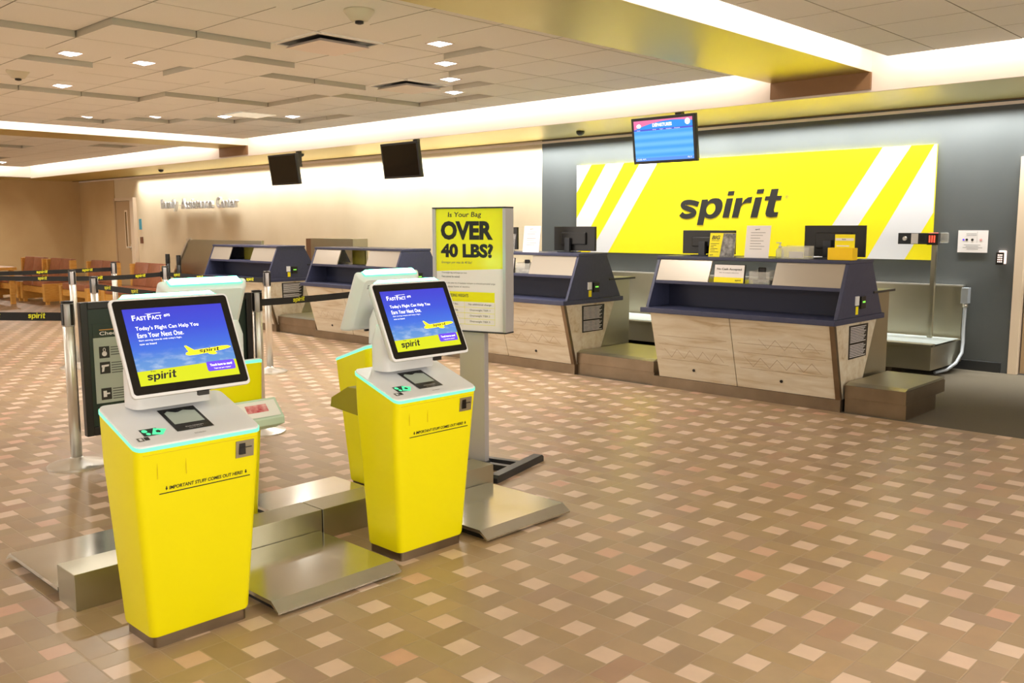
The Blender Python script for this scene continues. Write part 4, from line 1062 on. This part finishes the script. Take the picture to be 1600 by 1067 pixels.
for k, (a, b) in enumerate((('up to 40 lbs.', 'No additional charge'), ('41 - 50 lbs.', 'Overweight TIER 1'), ('51 - 70 lbs.', 'Overweight TIER 2'), ('71 - 100 lbs.', 'Overweight TIER 3'))):
    v = .24 - .034 - k * .047
    st(a, .11, v, .22, .018, INK); st(b, .50 if k else .48, v, .30 if k else .34, .019, INK)
m.obj('lettering', None, bd)
m = MB(); m.box(-.32, .34, -.02, .04, .0, .018); m.bm.clear()
m.box(-.06, .06, -.28, .33, 0, .02); m.bm.clear()
m.prism([(-.30, .0), (-.30, .03), (-.28, .045), (.28, .045), (.30, .03), (.30, 0)], 'x', .29, .35); m.prism([(-.30, .0), (-.30, .03), (-.28, .045), (.28, .045), (.30, .03), (.30, 0)], 'x', -.35, -.29)
m.box(-.29, .29, -.06, -.02, .005, .04); m.box(-.29, .29, .06, .10, .005, .04); m.box(-.10, .10, -.02, .06, .005, .03)
m.obj('foot', DARKM, t)

# ================================================================== QUEUE BARRIERS
def stanchion(x, y, label, mt=CHROME, h=1.03, first=None):
    if first is not None: return again(first, label, (x, y, 0))
    t = thing('stanchion', label, 'barrier post', (x, y, 0), 0, 'retractable belt posts')
    m = MB(); m.lathe([(.175, 0), (.175, .012), (.165, .018), (.05, .045), (.035, .06)], n=36); m.obj('base', mt, t, smooth=.6)
    m = MB(); m.lathe([(.034, .05), (.034, .885), (.033, .886)], n=24); m.obj('post', mt, t)
    m = MB(); m.lathe([(.034, .886), (.036, .89), (.036, h - .008), (.032, h)], n=24)
    for a in range(4):
        ca, sa = math.cos(a * PI / 2), math.sin(a * PI / 2)
    m.obj('head', SILVERP if mt is CHROME else mt, t)
    m = MB()
    for a in range(4):
        ca, sa = math.cos(a * PI / 2 + .3), math.sin(a * PI / 2 + .3)
        c = Vector((ca * .035, sa * .035, 0)); s_ = Vector((-sa, ca, 0)) * .009; o_ = Vector((ca, sa, 0)) * .006
        p = [c - s_, c + s_, c + s_ + o_, c - s_ + o_]
        m.loft([[(q.x, q.y, .895) for q in p], [(q.x, q.y, h - .004) for q in p]])
    m.obj('belt_slot', BLACK, t)
    m = MB(); m.lathe([(.037, h), (.037, h + .012), (.02, h + .014)], n=24); m.obj('cap', BLACK, t)
    return t
SA = stanchion(-5.89, 2.165, 'silver barrier post nearest the camera, left of the framed baggage poster')
SB = stanchion(-10.07, 3.77, '', first=SA); SB['label'] = 'silver barrier post directly behind the nearest left post'
SC = stanchion(-8.63, 3.42, '', first=SA); SC['label'] = 'silver barrier post behind the top of the framed baggage poster'
SD = stanchion(-11.95, 5.0, '', first=SA); SD['label'] = 'silver barrier post standing in front of the brown seats'
SE = stanchion(-10.26, 4.88, '', first=SA); SE['label'] = 'silver barrier post above the top left corner of the rear kiosk'
SG = stanchion(-8.29, 5.02, '', first=SA); SG['label'] = 'silver barrier post in front of the farthest left counter, disc base in view'
SH_ = stanchion(-5.885, 3.475, '', first=SA); SH_['label'] = 'silver barrier post right of the framed baggage poster, tinted green'
BP = stanchion(-14.70, 7.05, 'black barrier post left of the tall steel panel, the left of two black ones', BLACK)
BP2 = again(BP, 'black barrier post touching the tall steel panel, the right of two black ones', (-13.95, 6.87, 0))
def belt(post, p, q, z=.945, hh=.05, nlog=4, stub=True):
    p = Vector((p[0], p[1], 0)); q = Vector((q[0], q[1], 0)); d = (q - p); Ld = d.length; d.normalize(); nrm = Vector((-d.y, d.x, 0))
    if nrm.dot(Vector((0, 0, 0)) - p) < 0: nrm = -nrm
    loc = post.location
    a = p + d * .04 - loc; b = q - d * .04 - loc
    a.z = b.z = 0; N = 12
    m = MB(); rings = []
    for k in range(N + 1):
        c = a.lerp(b, k / N); sag = -.012 * math.sin(PI * k / N)
        z0, z1 = z - hh / 2 + sag, z + hh / 2 + sag; e = nrm * .0012
        rings.append([(c.x - e.x, c.y - e.y, z0), (c.x + e.x, c.y + e.y, z0), (c.x + e.x, c.y + e.y, z1), (c.x - e.x, c.y - e.y, z1)])
    m.loft(rings); bo = m.obj('belt', BELT, post)
    m = MB()
    ux = d if d.cross(Vector((0, 0, 1))).dot(nrm) > 0 else -d
    lw = .031 * LOGO_W
    for k in range(nlog):
        fr = (k + .5) / nlog; c = a.lerp(b, fr); sag = -.012 * math.sin(PI * fr)
        o = c + nrm * .0018 - ux * lw / 2; o.z = z + sag - .010
        m.mesh(logo_me(.024), plane_m(o, ux, (0, 0, 1)))
    m.obj('belt_print', mat('belt_yellow_print', rgb(226, 226, 20), .5) if 'belt_yellow_print' not in MATS else MATS['belt_yellow_print'], bo)
    e = b; m = MB(); m.box(-.02, .02, -.012, .012, z - .035, z + .035, bev=.003)
    bmesh.ops.transform(m.bm, matrix=Matrix.Translation((e.x, e.y, 0)) @ Matrix.Rotation(math.atan2(d.y, d.x), 4, 'Z'), verts=m.bm.verts); m.obj('belt_clip', BLACK, post)
dA = Vector((-6.326 + 5.89, 1.915 - 2.165)).normalized()
belt(SA, (-5.89, 2.165), (-5.89 + dA.x * 2.1, 2.165 + dA.y * 2.1), .945, .052, 6)
dB = Vector((-11.006 + 10.07, 3.359 - 3.77)).normalized()
belt(SB, (-10.07, 3.77), (-10.07 + dB.x * 2.2, 3.77 + dB.y * 2.2), .95, .05, 3)
belt(SB, (-10.07, 3.77), (-10.26, 4.88), .95, .05, 2)
belt(SE, (-10.26, 4.88), (-8.29, 5.02), .95, .05, 4)
dD = Vector((-12.081 + 11.95, 3.69 - 5.0)).normalized()
belt(SD, (-11.95, 5.0), (-11.95 + dD.x * 2.2, 5.0 + dD.y * 2.2), .95, .05, 4)
belt(SC, (-8.63, 3.42), (-5.885, 3.475), .95, .05, 5)
dH = Vector((-6.184 + 5.885, 4.599 - 3.475)).normalized()
belt(SH_, (-5.885, 3.475), (-5.885 + dH.x * 1.75, 3.475 + dH.y * 1.75), .95, .05, 2)

# framed baggage poster between two posts
t = thing('poster_stand', 'black framed checked baggage poster hung between two silver posts', 'poster', (-5.87, 2.225, 0))
LP = 1.19
m = MB(); m.box(-.03, .02, 0, .045, .18, 1.03, bev=.004); m.box(-.03, .02, LP - .045, LP, .18, 1.03, bev=.004); m.box(-.03, .02, .045, LP - .045, .985, 1.03, bev=.004); m.box(-.03, .02, .045, LP - .045, .18, .235, bev=.004); m.obj('frame', BLACK, t)
m = MB(); m.box(-.02, .0, .045, LP - .045, .235, .985); pn = m.obj('panel', GREENB, t)
m = MB(); m.box(0, .003, .075, .62, .38, .80, GREYPOST); m.box(0, .003, .075, .62, .80, .886, GREENB)
m.box(.003, .004, .115, .30, .846, .852, OAK); m.obj('poster', None, pn)
m = MB()
UY = (0, 1, 0); UZ = (0, 0, 1)
m.mesh(fit_text('Checked baggage', .34, .03, .015), plane_m((.0045, .115, .808), UY, UZ), PAPER)
for k, z in enumerate((.668, .568, .40)):
    m.box(.003, .0042, .107, .172, z, z + .075, INK)
    P = plane_m((.0046, .107, z), UY, UZ)
    if k == 0:
        m.face([P @ Vector((.0325 + .016 * math.cos(a), .028 + .016 * math.sin(a), 0)) for a in [2 * PI * q / 14 for q in range(14)]], PAPER)
        m.mesh(fit_text('0', .018, .026, 0), P @ Matrix.Translation((.0235, .040, 0)), PAPER)
    elif k == 1:
        m.face([P @ Vector(q) for q in ((.010, .042, 0), (.056, .046, 0), (.058, .058, 0), (.010, .056, 0))], PAPER); m.face([P @ Vector(q) for q in ((.010, .012, 0), (.024, .014, 0), (.030, .044, 0), (.014, .043, 0))], PAPER)
    else:
        m.face([P @ Vector(q) for q in ((.012, .018, 0), (.034, .018, 0), (.034, .058, 0), (.012, .058, 0))], PAPER); m.face([P @ Vector(q) for q in ((.034, .034, 0), (.054, .034, 0), (.054, .044, 0), (.034, .044, 0))], PAPER)
    for q in range(5 if k else 4):
        zz = z + .070 - q * .016; m.box(.003, .004, .18, .42 - (q % 3) * .03, zz - .006, zz, INKG)
m.obj('print', None, pn)

# ================================================================== WAITING SEATS
def bench(x, y, w_, label, first=None):
    if first is not None:
        return again(first, label, (x, y, 0))
    t = thing('waiting_bench', label, 'bench', (x, y, 0), 0, 'brown leather and oak benches')
    for sx in (0, w_ - .11):
        m = MB(); m.box(sx, sx + .11, 0, .62, .06, .40, bev=.008); m.box(sx + .02, sx + .09, .04, .10, 0, .06); m.box(sx + .02, sx + .09, .52, .58, 0, .06); m.box(sx + .02, sx + .09, .52, .64, .40, .84, bev=.006); m.obj('side_frame', OAK, t)
    m = MB(); m.box(.11, w_ - .11, .03, .07, .22, .33); m.box(.11, w_ - .11, .05, .58, .30, .335); m.obj('rail', OAK, t)
    h = (w_ - .24) / 2
    for k in range(2):
        m = MB(); m.box(.12 + k * h, .12 + (k + 1) * h - .008, .02, .56, .335, .46, bev=.03, segs=3); m.obj('seat_cushion', LEATHER, t, smooth=.6)
        m = MB(); a0, a1 = .12 + k * h, .12 + (k + 1) * h - .008
        m.prism([(.50, .46), (.60, .46), (.68, .86), (.58, .87)], 'x', a0, a1, bev=.02); m.obj('back_cushion', LEATHER, t, smooth=.6)
    return t
b0 = bench(-21.35, 6.42, 1.32, 'brown leather bench at the left, beyond the side tables')
bench(-19.97, 6.45, 1.32, 'brown leather bench, second from the left in the far row', b0)
bench(-18.05, 6.50, 1.32, 'brown leather bench, third from the left in the far row', b0)
bench(-16.25, 6.55, 1.32, 'brown leather bench at the right end of the far row', b0)
b5 = again(b0, 'nearer brown bench at the left edge of the picture', (-22.3, 5.6, 0))
t = thing('side_table', 'low honey oak side table at the left edge before the far benches', 'table', (-20.6, 5.6, 0))
m = MB(); m.box(0, 1.3, 0, .6, .66, .72, bev=.006); m.obj('table_top', OAK, t)
for a, b in ((.04, .04), (1.18, .04), (.04, .48), (1.18, .48)): m = MB(); m.box(a, a + .08, b, b + .08, 0, .66); m.obj('leg', OAK, t)
t = thing('side_table', 'pale oak side table against the wall left of the steel panel', 'table', (-15.6, 8.2, 0))
m = MB(); m.box(0, 1.0, 0, .6, .68, .80, bev=.006); m.obj('table_top', OAK, t)
for a, b in ((.04, .04), (.88, .04), (.04, .48), (.88, .48)): m = MB(); m.box(a, a + .08, b, b + .08, 0, .68); m.obj('leg', OAK, t)
